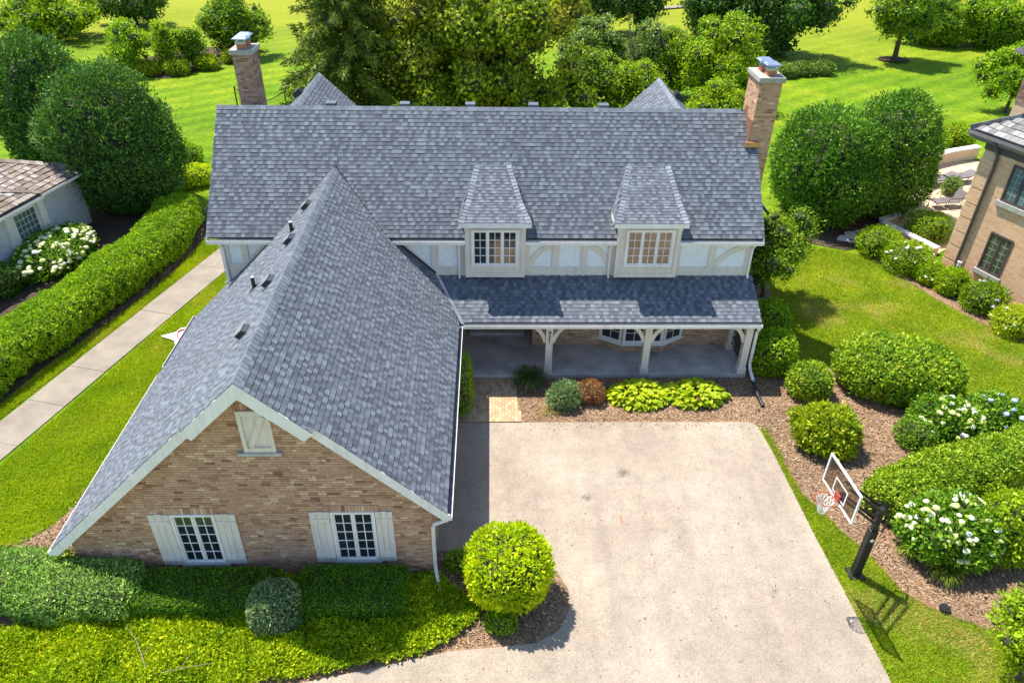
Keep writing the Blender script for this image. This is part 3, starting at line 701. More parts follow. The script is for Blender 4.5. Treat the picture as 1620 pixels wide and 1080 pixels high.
chips([(.95, 18.5), (8.6, 18.55), (9.2, 15.2), (10.5, 11.8), (13, 10.5), (18.5, 12), (17.9, 18.2), (12.6, 21), (9.1, 21), (9, 20.8), (.95, 20.8)], 26000, .075, MT['chip'])
chips([(-1.4, 10.3), (1.05, 10.55), (1.88, 11.6), (1.2, 12.8), (-1.4, 13.1)], 3500, .07, MT['chip'])
chips([(-13, 13.4), (-11.9, 14.3), (-11.6, 16), (-11.2, 18), (-10.4, 18), (-10.3, 12.6), (-11.2, 13.2)], 2500, .07, MT['chip'])
# lawn blades: foreground and beside the house; nobody could count them
STRIP = [(9.0, 18.15), (9.05, 17.2), (9.02, 16.2), (9.1, 15.2), (9.38, 14.65), (9.73, 13.7), (10.1, 13.1), (10.32, 12.4), (10.5, 11.75), (11.05, 11.3), (12.0, 10.75), (13.1, 10.45), (15, 10.3), (18, 11), (20, 6), (9.2, 6), (9.04, 9.35), (8.95, 11.64), (8.85, 13.58), (8.75, 16.84), (8.72, 18.1)]
LEFTL = [(-11.0, 24.5), (-10.9, 22.6), (-10.5, 19.5), (-11.4, 18.2), (-11.72, 16.95), (-11.62, 15.93), (-11.72, 14.94), (-12.0, 14.22), (-12.45, 13.62), (-13, 13.4), (-15.6, 13.2), (-14.6, 16.7), (-11.5, 28.4), (-10.3, 28.4)]
LEFT2 = [(-15.85, 18.5), (-17.2, 14), (-18.2, 14.2), (-16.1, 19.4), (-15.75, 21.3), (-15.1, 23.2), (-14.35, 25.6), (-13.65, 28.5), (-13.3, 31.6), (-12.3, 32), (-12.45, 30.5)]
RIGHTL = [(11.2, 21.8), (11.9, 21.7), (12.7, 21.2), (13.8, 20.45), (15.5, 19.5), (16.7, 19.1), (18, 18.3), (19.2, 15), (26, 15), (24.2, 22.4), (20.6, 22.6), (19.1, 24.9), (18.4, 26.4), (17.8, 28.3), (17.3, 30), (16.5, 30.4), (14.5, 31.2), (12.1, 28), (11.75, 25.9), (11.35, 22.7)]
def blades(poly, n, L, W, mat):
    q = scatter(poly, n); P = np.column_stack([q, np.zeros(len(q))]); Nn = unit(np.column_stack([RNG.normal(0, .5, (len(q), 2)), np.ones(len(q))]))
    link('grass', np_mesh('grass', [leaf_block(P, Nn, L, W, .75, .4, .8, tri=True)], mat), kind='stuff')
blades(STRIP, 85000, .075, .022, MT['blade'])
blades(LEFTL, 60000, .08, .026, MT['blade2'])
blades(LEFT2, 36000, .085, .028, MT['blade2'])
blades(RIGHTL, 100000, .08, .028, MT['blade'])
# sidewalk: concrete slabs, one by one
sw = thing('sidewalk', (-14, 22, 0), kind='structure')
L0, L1 = np.array([-12.41, 30.55]), np.array([-15.72, 18.56]); R0, R1 = np.array([-11.52, 28.48]), np.array([-14.68, 16.62])
dirL = (L1 - L0) / np.linalg.norm(L1 - L0); nrm = np.array([dirL[1], -dirL[0]]); 
cen = (L0 + R0) / 2; hw = abs(np.dot(R0 - L0, nrm)) / 2
k = -9.0; i = 0
while k < 22:
    l = 1.95 + random.uniform(-.04, .04); a = cen + dirL * (k + .006); b = cen + dirL * (k + l - .006); z = .035 + random.uniform(-.006, .006)
    # gentle bend behind the house corner
    bend = lambda q, kk: q + (np.array([.035 * max(0, -kk - .5) ** 2, 0]))
    a_, b_ = bend(a, k), bend(b, k + l)
    mb = MB(); mb.hexa([(*(a_ - nrm * hw), -.05), (*(b_ - nrm * hw), -.05), (*(b_ + nrm * hw), -.05), (*(a_ + nrm * hw), -.05), (*(a_ - nrm * hw), z), (*(b_ - nrm * hw), z), (*(b_ + nrm * hw), z), (*(a_ + nrm * hw), z)])
    mb.build('slab', MT['walkconc'], sw); k += l
# brick walk from the drive to the porch
WALK = [(-1.2, 18.46), (1.05, 18.46), (.93, 19.1), (.88, 19.7), (.80, 20.82), (-.86, 20.82), (-.8, 19.9), (-.95, 19.2)]
wk = sheet('brick_walkway', WALK, .018, MT['joint'])
fw = Fr((0, 0, .018), (0, 1, 0), (-1, 0, 0))
pv = Pieces(); x = -.98; j = 0; rg = random.Random(3)
x = -1.15; row = 0
while x < 1.05:
    y = 18.47 - (.105 if row % 2 else 0)
    while y < 20.82:
        q = np.array([[x + .05, y + .1]])
        if in_poly(q, WALK)[0] and y > 18.3: pv.add(fw, max(y, 18.465), min(y + .2, 20.82), -(x + .098), -x, 0, .014 + rg.uniform(0, .006))
        y += .211
    x += .107; row += 1
pv.emit('paver', 'paver_field', UB['pave'], MT['pave'], wk, 300)

# ================================================================== the house
H = thing('brick_house', (0, 20, 0), 'tan brick and half-timber house under a grey shingle roof with front garage gable', 'house')
shin = Pieces(); shin_d = Pieces(); bricks = Pieces(); cbricks = Pieces()
rg = random.Random(5)
tab = lambda r: r.choice((.10, .115, .13, .145, .16, .18))
def shingle_plane(fr, poly, holes=(), th=.018, row=.143):
    k = 0
    for (a, b, c, d) in courses(poly, holes, row, tab, .0, rg, jit=1):
        k = (1 - k) if rg.random() < .80 else k
        (shin if k else shin_d).add(fr, a, b, c, d + .012, .002 + rg.uniform(0, .002), th * (rg.uniform(1.0, 1.25) if k else rg.uniform(.7, .85)))
def brick_wall(fr, poly, holes=(), P=bricks, proud=.006):
    for (a, b, c, d) in courses(poly, holes, .0755, lambda r: r.choice((.212, .212, .212, .108)), .010, rg, jit=1): P.add(fr, a, b, c, d - .011, 0, proud * rg.uniform(.6, 1.3))
XL, XR, YE, ZE, YR, ZR = -9.343, 9.152, 22.141, 4.641, 25.651, 8.003
YW = 22.457; SL = (ZR - ZE) / (YR - YE); LM = math.hypot(YR - YE, ZR - ZE)
XG, ZG, XRE, ZRE, XLE, ZLE = -5.247, 6.493, -.932, 2.345, -10.778, 1.2
WX0, WX1 = -9.041, 8.918
# --- main body
mb = MB(); mb.box(WX0, WX1, YW + .004, 28.85, 2.5, 4.62)
mb.prism([(WX0, YW + .05, 4.6), (WX0, 28.85, 4.6), (WX0, YR, ZR - .16)], (WX1 - WX0, 0, 0))
mb.build('upper_wall', MT['stucco'], H)
mb = MB(); mb.box(1.52, WX1, 22.7, 28.8, 0, 2.52); mb.box(WX0, 1.53, 23.68, 28.79, 0, 2.51)
mb.box(WX0, -1.464, YW + .003, 23.9, 0, 2.515)
mb.build('lower_wall', MT['mortar'], H)
pf = Fr((0, 22.7, .15), (1, 0, 0), (0, 0, 1))
BAYX0, BAYX1 = 3.95, 7.05
brick_wall(pf, [(1.52, 0), (WX1, 0), (WX1, 2.3), (1.52, 2.3)], [(BAYX0, BAYX1, 0, 2.4)])
brick_wall(Fr((1.52, 23.68, .15), (0, -1, 0), (0, 0, 1)), [(0, 0), (.98, 0), (.98, 2.3), (0, 2.3)])
brick_wall(Fr((0, 23.68, .15), (1, 0, 0), (0, 0, 1)), [(-1.46, 0), (1.52, 0), (1.52, 2.3), (-1.46, 2.3)], [(-.75, 1.2, 0, 2.15)])
brick_wall(Fr((WX1, 22.7, 0), (0, 1, 0), (0, 0, 1)), [(0, 0), (6.1, 0), (6.1, 2.5), (0, 2.5)])
# --- main roof
d1, d2 = (-.86, 1.13), (4.2, 6.3)
mf = Fr((XL, YE, ZE), (1, 0, 0), (0, YR - YE, ZR - ZE))
W_ = XR - XL; hol = [(d1[0] - XL, d1[1] - XL, -1, 1.25), (d2[0] - XL, d2[1] - XL, -1, 1.25)]
shingle_plane(mf, [(0, .14), (W_, .14), (W_, LM - .09), (0, LM - .09)], hol)
mb = MB()
for a, b, c, d in ((0.02, hol[0][0], .15, 1.25), (hol[0][1], hol[1][0], .15, 1.25), (hol[1][1], W_ - .02, .15, 1.25), (.02, W_ - .02, 1.25, LM)): mf.box(mb, a, b, c, d, -.13, -.002)
bf = Fr((XR, 2 * YR - YE, ZE), (-1, 0, 0), (0, -(YR - YE), ZR - ZE))
bf.box(mb, .02, W_ - .02, 0, LM - .05, -.13, -.002)
mb.build('roof_deck', MT['deck'], H)
shingle_plane(bf, [(0, 3.2), (W_, 3.2), (W_, LM - .09), (0, LM - .09)])
def caps(p, q, na, nb, step=.15, w=.155, lift=.012, name='ridge_cap'):
    """overlapping cap shingles folded over a ridge, from p to q; na, nb the slope directions down each side"""
    p, q = Vector(p), Vector(q); d = (q - p); n = int(d.length / step); d.normalize(); na = Vector(na).normalized(); nb = Vector(nb).normalized(); up = -(na + nb).normalized()
    mb = MB()
    for i in range(n):
        a = p + d * (i * step); b = a + d * (step * 1.08); w_ = w * rg.uniform(.93, 1.05); l0, l1 = lift * rg.uniform(1.6, 2.2), lift * .9
        A = [a + up * l0 + na * w_, a + up * (l0 + .012), a + up * l0 + nb * w_]; B = [b + up * l1 + na * w_, b + up * (l1 + .012), b + up * l1 + nb * w_]
        C_ = [x - up * .035 for x in A]
        mb.add(A + B + C_, [(0, 1, 4, 3), (1, 2, 5, 4), (0, 6, 7, 1), (1, 7, 8, 2)])
    o = mb.build(name, MT['cap'], H, kind='stuff'); return o
caps((XL, YR, ZR), (XR - .35, YR, ZR), (0, -(YR - YE), -(ZR - ZE)), (0, YR - YE, -(ZR - ZE)))
# rakes
for x, s in ((XL, 1), (XR - .035, 1)):
    mb = MB()
    for f_, y0, y1 in ((1, YE + .1, YR), (-1, 2 * YR - YE, YR)):
        z0, z1 = ZE + (.1 * SL if f_ == 1 else 0) - .03, ZR - .03
        mb.prism([(x, y0, z0), (x, y1, z1), (x, y1, z1 - .24), (x, y0, z0 - .2)], (.035, 0, 0))
    mb.build('rake_board', MT['white'], H)
# gutters on the upper eave
for a, b in ((XL, d1[0] - .0), (d1[1], d2[0]), (d2[1], XR)):
    mb = MB(); gutter(mb, (a + .02, YE + .145, ZE), (b - .02, YE + .145, ZE), (0, -1, 0), .125, .105)
    mb.build('gutter', [MT['white'], MT['metal_in']], H)
for a, b in ((XL + .03, d1[0]), (d1[1], d2[0]), (d2[1], XR - .03)): mb = MB(); mb.box(a, b, YE + .16, YW + .01, ZE - .2, ZE - .11); mb.build('soffit', MT['white'], H)
# --- half-timber front
wf = Fr((0, YW, 0), (1, 0, 0), (0, 0, 1)); T = .035
def board(_, u0, u1, v0, v1, w=T): mb = MB(); wf.box(mb, u0, u1, v0, v1, .0, w); mb.build('timber_board', MT['trim'], H)
def arc(mb, p, c, q, wd, w=T - .004, n=9):
    p, c, q = (Vector((*a, 0)) for a in (p, c, q)); pts = [p * (1 - t) ** 2 + c * 2 * t * (1 - t) + q * t * t for t in (i / n for i in range(n + 1))]
    L_ = []
    for i, x in enumerate(pts):
        d = (pts[min(i + 1, n)] - pts[max(i - 1, 0)]).normalized(); s = Vector((-d.y, d.x, 0)) * wd / 2; L_.append((x + s, x - s))
    mb = MB(); mb.prism([wf.p(a.x, a.y, 0) for a, b in L_] + [wf.p(b.x, b.y, 0) for a, b in L_[::-1]], wf.n * w); mb.build('timber_brace', MT['trim'], H)
TB = None
for a, b in ((WX0, d1[0]), (d1[1], d2[0]), (d2[1], WX1)):
    board(TB, a, b, 4.41, 4.60); board(TB, a, b, 3.24, 3.565, T + .004)
board(TB, -2.03, -1.78, 3.56, 4.42, T + .008); board(TB, -1.02, -.86, 3.56, 4.42)
arc(TB, (-3.35, 4.62), (-2.5, 3.85), (-1.75, 3.1), .30)
board(TB, 1.13, 1.30, 3.56, 4.42, T + .008); board(TB, 2.07, 2.31, 3.56, 4.42, T + .008); board(TB, 3.05, 3.26, 3.56, 4.42, T + .008); board(TB, 4.06, 4.2, 3.56, 4.42, T + .008)
arc(TB, (1.32, 3.54), (1.5, 4.22), (2.1, 4.36), .20); arc(TB, (4.06, 3.54), (3.86, 4.22), (3.25, 4.36), .20)
board(TB, 6.3, 6.44, 3.56, 4.42, T + .008); board(TB, 7.43, 7.66, 3.56, 4.42, T + .008); board(TB, 8.70, WX1, 3.2, 4.42, T + .008)
arc(TB, (7.66, 3.55), (7.95, 4.2), (8.72, 4.36), .20)
board(TB, WX0, WX0 + .26, 2.6, 4.42, T + .008); board(TB, -8.36, -8.14, 3.2, 4.42, T + .008); board(TB, WX0 + .26, -8.36, 3.5, 3.68, T)
arc(TB, (-9.04, 2.82), (-8.2, 3.62), (-7.2, 4.6), .30)
mb = MB(); wf.box(mb, -1.85, WX1, 3.205, 3.245, .0, .07); mb.build('base_flashing', MT['white'], H)
mb = MB()
for y_ in (22.6, 25.4): mb.box(WX1, WX1 + .03, y_ - .12, y_ + .12, 3.2, 4.6)
mb.box(WX1, WX1 + .028, 22.72, 28.8, 4.4, 4.6); mb.build('end_timber', MT['trim'], H)
# downspouts on the upper wall
for x in (-1.08, 4.02, 8.86, -8.93):
    mb = MB(); zb = 3.2 if x > -8 else 2.55
    mb.tube([(x, YE + .08, ZE - .1), (x, YE + .1, ZE - .2), (x, YW - .1, ZE - .32), (x, YW - .1, zb + .12), (x, YW - .22, zb + .04)], .045, 6)
    mb.build('downspout', MT['white'], H)
# --- dormers
def dormer(x0, x1, win, gl, e0, e1, t0, t1):
    mb = MB(); yd = 22.2
    mb.box(x0, x1, yd, 24.0, 3.3, 5.28); dm = mb.build('dormer', MT['trim'], H)
    df = Fr((0, yd, 0), (1, 0, 0), (0, 0, 1))
    mb = MB(); df.box(mb, x0 - .012, x0 + .13, 3.3, 5.25, 0, .03); df.box(mb, x1 - .13, x1 + .012, 3.3, 5.25, 0, .03)
    df.box(mb, x0 + .13, x1 - .13, 5.12, 5.25, 0, .026); df.box(mb, x0 + .13, x1 - .13, 3.3, 3.46, 0, .026)
    for a, b in ((x0 - .02, x0 + .14), (x1 - .14, x1 + .02)): df.box(mb, a, b, 5.1, 5.26, .03, .1)
    mb.build('corner_board', MT['trim'], dm)
    w = window(df, H, win[0], win[1], win[2], win[3], 3, 2, 4, .0, .065, .04, gl, w_out=.06, name='dormer_window')
    # bell-cast hip roof
    ye, ze = 21.98, 5.40; yt, zt = 24.11, 6.53; ym, zm = 22.75, 5.765
    xm0, xm1 = e0 + (t0 - e0) * .42, e1 + (t1 - e1) * .42
    E0, E1, M0, M1, T0, T1 = (e0, ye, ze), (e1, ye, ze), (xm0, ym, zm), (xm1, ym, zm), (t0, yt, zt), (t1, yt, zt)
    B0, B1 = (e0, 23.05, 5.40), (e1, 23.05, 5.40)
    mb = MB(); mb.add([E0, E1, M0, M1, T0, T1, B0, B1, (t0, yt, 5.4), (t1, yt, 5.4)], [(0, 1, 3, 2), (2, 3, 5, 4), (0, 2, 6), (2, 4, 6), (1, 7, 3), (3, 7, 5), (0, 6, 8, 9, 7, 1)])
    mb.build('dormer_roof', MT['deck'], H)
    for (a, b, c, d) in ((E0, E1, M0, M1), (M0, M1, T0, T1)):
        a, b, c, d = map(Vector, (a, b, c, d)); fr = Fr(a, (1, 0, 0), (0, c.y - a.y, c.z - a.z)); Lh = math.hypot(c.y - a.y, c.z - a.z)
        shingle_plane(fr, [(0, 0), ((b - a).x, 0), ((d - a).x, Lh), ((c - a).x, Lh)], row=.125)
    for (e, m_, t, b, s) in ((E0, M0, T0, B0, -1), (E1, M1, T1, B1, 1)):
        e, m_, t, b = map(Vector, (e, m_, t, b))
        n = (b - e).cross(t - e).normalized(); n = n if n.x * s > 0 else -n
        u = (b - e).normalized() * (-s); v = n.cross(u)
        fr = Fr(e if s > 0 else b, (0, 1, 0) if s > 0 else (0, -1, 0), v if v.z > 0 else -v)
        q = [((x - fr.o).dot(fr.u), (x - fr.o).dot(fr.v)) for x in (e, b, t)]
        shingle_plane(fr, q, row=.125, th=.014)
        # hip caps, one object each
        for p, q_ in ((e, m_), (m_, t)):
            d = (q_ - p); nn = max(2, round(d.length / .15)); d.normalize(); st = (q_ - p).length / nn
            f_dn = Vector((-s * 1, -.12, -.12)).normalized(); s_dn = Vector((s * .42, .35, -.78)).normalized()
            for i in range(nn):
                A = p + d * (i * st); Bp = A + d * st * 1.1; up = Vector((s * .2, -.45, .9)).normalized(); w_ = .17
                vs = [A + f_dn * w_ + up * .035, A + up * .05, A + s_dn * w_ + up * .035, Bp + f_dn * w_ + up * .018, Bp + up * .028, Bp + s_dn * w_ + up * .018, A + f_dn * w_, A, A + s_dn * w_]
                c = MB(); c.add(vs, [(0, 1, 4, 3), (1, 2, 5, 4), (0, 6, 7, 1), (1, 7, 8, 2)]); c.build('hip_cap', MT['cap'], H)
    mb = MB(); mb.box(e0 - .01, e1 + .01, ye - .005, ye + .06, ze - .17, ze - .005); mb.box(e0, e1, ye + .06, yd + .02, ze - .13, ze - .08)
    mb.box(e0 - .012, e0 + .05, ye + .06, 23.0, ze - .15, ze - .01); mb.box(e1 - .05, e1 + .012, ye + .06, 23.0, ze - .15, ze - .01)
    mb.build('dormer_fascia', MT['white'], H)
dormer(d1[0], d1[1], (-.66, .91, 3.73, 5.08), lambda i, x, y: 'glass' if i == 0 or y == 3 or (i == 1 and x == 0) or (i == 2 and y == 2) else 'glass_shade', -1.04, 1.31, -.53, .67)
dormer(d2[0], d2[1], (4.48, 6.09, 3.73, 5.09), lambda i, x, y: 'glass_shade', 4.04, 6.46, 4.62, 6.09)
# --- garage wing
CR = 4.315 / math.hypot(4.315, 4.148); LR = math.hypot(4.315, 4.148); LL = math.hypot(XG - XLE, ZG - ZLE); CL = (XG - XLE) / LL
YF, YP = 12.27, 12.09       # lower rake face, upper projecting rake face
gr = Fr((XRE, 0, ZRE), (0, 1, 0), (-4.315, 0, 4.148)); gl_ = Fr((XLE, 25, ZLE), (0, -1, 0), (XG - XLE, 0, ZG - ZLE))
tR = .18 + .143 * 27; tL = LL - (LR - tR)
tL = .2 + .143 * round((tL - .2) / .143)
shingle_plane(gr, [(YF, .18), (20.72, .18), (22.75, 1.3), (23.75, tR), (YF, tR)])
shingle_plane(gr, [(YP, tR), (23.75, tR), (24.5, LR - .07), (YP, LR - .07)])
shingle_plane(gl_, [(25 - 19.42, .2), (25 - YF, .2), (25 - YF, tL), (25 - 19.42, tL)])
shingle_plane(gl_, [(25 - 22.5, .52), (25 - 19.425, .52), (25 - 19.425, tL), (25 - 23.6, tL), (25 - 22.5, 2.4)])
shingle_plane(gl_, [(25 - 24.4, LL - .07), (25 - 23.7, tL), (25 - YP, tL), (25 - YP, LL - .07)])
mb = MB()
gr.poly(mb, [(YF + .02, .16), (20.7, .16), (22.75, 1.3), (23.7, tR), (YF + .02, tR)], -.14, -.002)
gr.poly(mb, [(YP + .02, tR), (23.7, tR), (24.45, LR - .05), (YP + .02, LR - .05)], -.14, -.002)
gl_.poly(mb, [(25 - 19.4, .18), (25 - YF - .02, .18), (25 - YF - .02, tL), (25 - 19.4, tL)], -.14, -.002)
gl_.poly(mb, [(25 - 22.48, .5), (25 - 19.41, .5), (25 - 19.41, tL), (25 - 23.5, tL), (25 - 22.48, 2.4)], -.139, -.003)
gl_.poly(mb, [(25 - 24.4, LL - .05), (25 - 23.6, tL), (25 - YP - .02, tL), (25 - YP - .02, LL - .05)], -.14, -.002)
mb.build('garage_roof_deck', MT['deck'], H)
caps((XG, YP, ZG), (XG, 24.05, ZG), (-(XG - XLE), 0, -(ZG - ZLE)), (4.315, 0, -4.148), .15, .17)
# bargeboards
mb = MB()
def barge(fr, flip, t0, t1, y, h, w):
    uu = (lambda y_: 25 - y_) if flip else (lambda y_: y_)
    fr.poly(mb, [(uu(y), t0), (uu(y + .04), t0), (uu(y + .04), t1), (uu(y), t1)] if not flip else [(uu(y + .04), t0), (uu(y), t0), (uu(y), t1), (uu(y + .04), t1)], -h, -w)
barge(gr, 0, .06, tR + .02, YF, .235, .0); barge(gr, 0, tR - .03, LR - .0, YP, .30, .0)
barge(gl_, 1, .06, tL + .02, YF, .235, .0); barge(gl_, 1, tL - .03, LL - .0, YP, .30, .0)
mb.prism([(XG, YP - .002, ZG - .0), (XG - .30, YP - .002, ZG - .29), (XG, YP - .002, ZG - .44), (XG + .30, YP - .002, ZG - .29)], (0, .038, 0))
mb.build('bargeboard', MT['white'], H)
mb = MB()
for fr, fl, t0, t1, y in ((gr, 0, .2, tR, YF), (gr, 0, tR, LR - .02, YP), (gl_, 1, .2, tL, YF), (gl_, 1, tL, LL - .02, YP)):
    u0, u1 = (25 - 12.46, 25 - y - .045) if fl else (y + .045, 12.46)
    fr.box(mb, u0, u1, t0, t1, -.20, -.145)
mb.build('rake_soffit', MT['trim'], H)
# gable wall
mb = MB(); GW = [(-10.25, 0), (-1.464, 0), (-1.464, 2.66), (XG, 6.27), (-10.25, 1.5)]
mb.prism([(x, 12.458, z) for x, z in GW], (0, .25, 0)); mb.box(-1.71, -1.47, 12.71, 22.4, 0, 2.6); mb.box(-10.2, -10.0, 12.72, 22.4, 0, 1.45)
mb.build('garage_wall', MT['mortar'], H)
gf = Fr((0, 12.45, 0), (1, 0, 0), (0, 0, 1))
wA, wB, vt = (-7.66, -6.60, .60, 2.33), (-3.86, -2.80, .65, 2.38), (-5.49, -4.79, 4.33, 5.50)
lint = [(w[0] - .1, w[1] + .1, w[3], w[3] + .21) for w in (wA, wB)] + [(vt[0] - .12, vt[1] + .12, vt[3], vt[3] + .21)]
sills = [(w[0] - .06, w[1] + .06, w[2] - .1, w[2]) for w in (wA, wB, )] + [(vt[0] - .16, vt[1] + .12, vt[2] - .1, vt[2])]
brick_wall(gf, GW, [wA, wB, vt] + lint + sills)
brick_wall(Fr((-1.468, 12.7, 0), (0, 1, 0), (0, 0, 1)), [(0, 0), (9.6, 0), (9.6, 2.3), (0, 2.3)])
for (a, b, c, d) in lint:          # soldier course over each opening
    fr = Fr(gf.p(a, c), (0, 0, 1), (-1, 0, 0)); n = int((b - a) / .078)
    for i in range(n): bricks.add(Fr(gf.p(a + i * .078, c), (1, 0, 0), (0, 0, 1)), 0, .067, .004, .2, 0, .012)
for (a, b, c, d) in sills: mb = MB(); mb.box(a, b, 12.37, 12.5, c, d - .004); mb.build('sill', MT['stone'], H)
for w in (wA, wB):
    mb = MB(); gf.box(mb, w[0], w[1], w[2], w[3], -.06, -.02); mb.build('window_back', MT['dark_in'], H)
    window(gf, H, *w, 2, 2, 5, -.02, .06, .036, lambda i, x, y, w=w: ('glass_green' if (y == 4 and w is wA) else 'glass'), w_out=.065, mull=.03, name='garage_window')
def shutter(u0, u1, v0, v1):
    mb = MB(); n = 3; g = .008; uw = (u1 - u0) / n
    for i in range(n): gf.box(mb, u0 + i * uw + g / 2, u0 + (i + 1) * uw - g / 2, v0 + (0 if i == 1 else .015), v1 - (0 if i == 1 else .015), .012, .04)
    gf.box(mb, u0 + .01, u1 - .01, v0 + .2, v0 + .32, .040, .062); gf.box(mb, u0 + .01, u1 - .01, v1 - .34, v1 - .22, .040, .062)
    gf.box(mb, u0 + .004, u1 - .004, v0 + .02, v1 - .02, .008, .013)
    mb.build('shutter', MT['trim'], H)
for w, l, r in ((wA, (-8.17, -7.67), (-6.59, -6.11)), (wB, (-4.36, -3.87), (-2.79, -2.37))):
    shutter(*l, w[2] - .06, w[3] + .02); shutter(*r, w[2] - .04, w[3] + .02)
# loft door with a Z brace
mb = MB(); a, b, c, d = vt
gf.box(mb, a, b, c, d, -.05, .0); 
gf.box(mb, a + .16, a + .172, c + .13, d - .13, .0, .004); gf.box(mb, b - .172, b - .16, c + .13, d - .13, .0, .004)
gf.box(mb, a, a + .085, c, d, .0, .054); gf.box(mb, b - .085, b, c, d, .0, .054); gf.box(mb, a + .085, b - .085, c, c + .13, .0, .05); gf.box(mb, a + .085, b - .085, d - .13, d, .0, .05)
mb.bar(gf.p(a + .17, c + .15, .024), gf.p(b - .17, d - .15, .024), .13, .05, gf.n)
mb.build('loft_door', MT['trim'], H)
# garage gutters and downspout
mb = MB(); gutter(mb, (XRE - .15, YF + .01, ZRE + .012), (XRE - .15, 20.55, ZRE + .012), (1, 0, 0), .135, .12); mb.build('gutter', [MT['white'], MT['metal_in']], H)
mb = MB(); gutter(mb, (XLE + .16, 19.42, ZLE + .02), (XLE + .16, YF + .01, ZLE + .02), (-1, 0, 0), .145, .12); mb.build('gutter', [MT['white'], MT['metal_in']], H)
mb = MB(); x_ = XLE + .52 * CL; z_ = ZLE + .52 * (ZG - ZLE) / LL
gutter(mb, (x_, 22.44, z_), (x_, 19.44, z_), (-1, 0, 0), .12, .1); mb.build('gutter', [MT['white'], MT['metal_in']], H)
mb = MB(); mb.tube([(-1.03, 12.38, 2.24), (-1.06, 12.38, 2.14), (-1.38, 12.39, 1.98), (-1.42, 12.39, 1.86), (-1.42, 12.39, .45), (-1.40, 12.33, .3), (-1.30, 11.85, .16)], .05, 8)
mb.build('downspout', MT['white'], H)
mb = MB(); mb.box(-2.2, -.6, 20.42, 20.5, 2.05, 2.24); 
# roof vents and pipes on the garage slope
for (y, x) in ((21.92, -5.79), (19.49, -5.78), (17.1, -5.80), (14.74, -5.82)):
    t = (x - XLE) / CL; mb = MB(); u = 25 - y
    gl_.box(mb, u - .2, u + .2, t - .22, t + .2, .015, .03)
    mb.prism([gl_.p(u - .16, t - .12, .03), gl_.p(u - .16, t + .2, .03), gl_.p(u - .16, t + .1, .15), gl_.p(u - .16, t - .14, .16)], gl_.u * .32, 1)
    gl_.box(mb, u - .18, u + .18, t - .18, t + .12, .155, .168)
    mb.build('roof_vent', [MT['flash'], MT['vent']], H)
for (y, x, h) in ((20.66, -6.05, .32), (18.24, -6.65, .36)):
    z = ZG - (XG - x) * .957; mb = MB(); mb.tube([(x, y, z - .05), (x, y, z + h)], .055, 10); mb.tube([(x, y, z + h - .01), (x, y, z + h + .002)], .05, 10, mi=1)
    t = (x - XLE) / CL; gl_.box(mb, 25 - y - .15, 25 - y + .15, t - .18, t + .14, .012, .024)
    mb.build('vent_pipe', [MT['vent'], MT['white']], H)
# valley flashing between garage and porch roofs
mb = MB(); a, b = Vector((-.93, 20.62, 2.40)), Vector((-1.90, 22.45, 3.31)); mb.bar(a, b, .12, .01, (.35, -.3, .8)); mb.build('valley_flashing', MT['flash'], H)
mb = MB(); mb.bar((-1.9, 22.43, 3.33), (-3.45, 22.43, 4.80), .05, .08, (.7, 0, .7)); mb.build('step_flashing', MT['vent'], H)
for sx, x0 in ((1, XG + (ZG - 4.72) / .961), (-1, XG - (ZG - 4.72) / .957)):
    mb = MB(); a = Vector((x0, YE + (4.72 - ZE) / SL, 4.735)); b = Vector((XG, YE + (ZG - ZE) / SL, ZG + .03)); mb.bar(a, b, .15, .02, (sx * .5, -.5, 1)); mb.build('valley_flashing', MT['vent'], H)
# --- porch
YPG, ZPG, XPR = 20.567, 2.345, 9.069
pr = Fr((-2.2, YPG, ZPG), (1, 0, 0), (0, YW - YPG, 3.257 - ZPG)); LP = math.hypot(YW - YPG, 3.257 - ZPG); WP = XPR - .0 + 2.2
shingle_plane(pr, [(0.1, .15), (WP, .15), (WP, LP), (.1, LP)])
mb = MB(); pr.box(mb, .1, WP - .02, .14, LP, -.12, -.002); mb.build('porch_roof_deck', MT['deck'], H)
mb = MB(); gutter(mb, (-.92, YPG + .145, ZPG + .01), (XPR, YPG + .145, ZPG + .01), (0, -1, 0), .125, .105); mb.build('gutter', [MT['white'], MT['metal_in']], H)
mb = MB(); mb.box(-.95, XPR - .06, YPG + .155, YPG + .19, ZPG - .2, ZPG - .0)
mb.box(-1.4, XPR - .1, 20.90, 21.14, 2.02, 2.2); mb.box(8.72, 8.96, 21.14, 22.68, 2.02, 2.2)
mb.prism([(XPR - .05, YPG + .2, ZPG - .2), (XPR - .05, YPG + .2, ZPG + .02), (XPR - .05, YW, 3.2), (XPR - .05, YW, 2.1), (XPR - .05, 21.2, 2.1)], (.03, 0, 0)); mb.build('porch_beam', MT['trim'], H)
mb = MB(); mb.box(-1.45, 8.99, 20.76, 23.66, 2.2, 2.23); mb.build('porch_ceiling', MT['trim'], H)
mb = MB(); mb.prism([(-1.45, 20.84, -.05), (9.0, 20.84, -.05), (9.0, 22.69, -.05), (1.515, 22.69, -.05), (1.515, 23.67, -.05), (-1.45, 23.67, -.05)], (0, 0, .20)); mb.build('porch_floor', MT['porchconc'], H, bevel=.015)
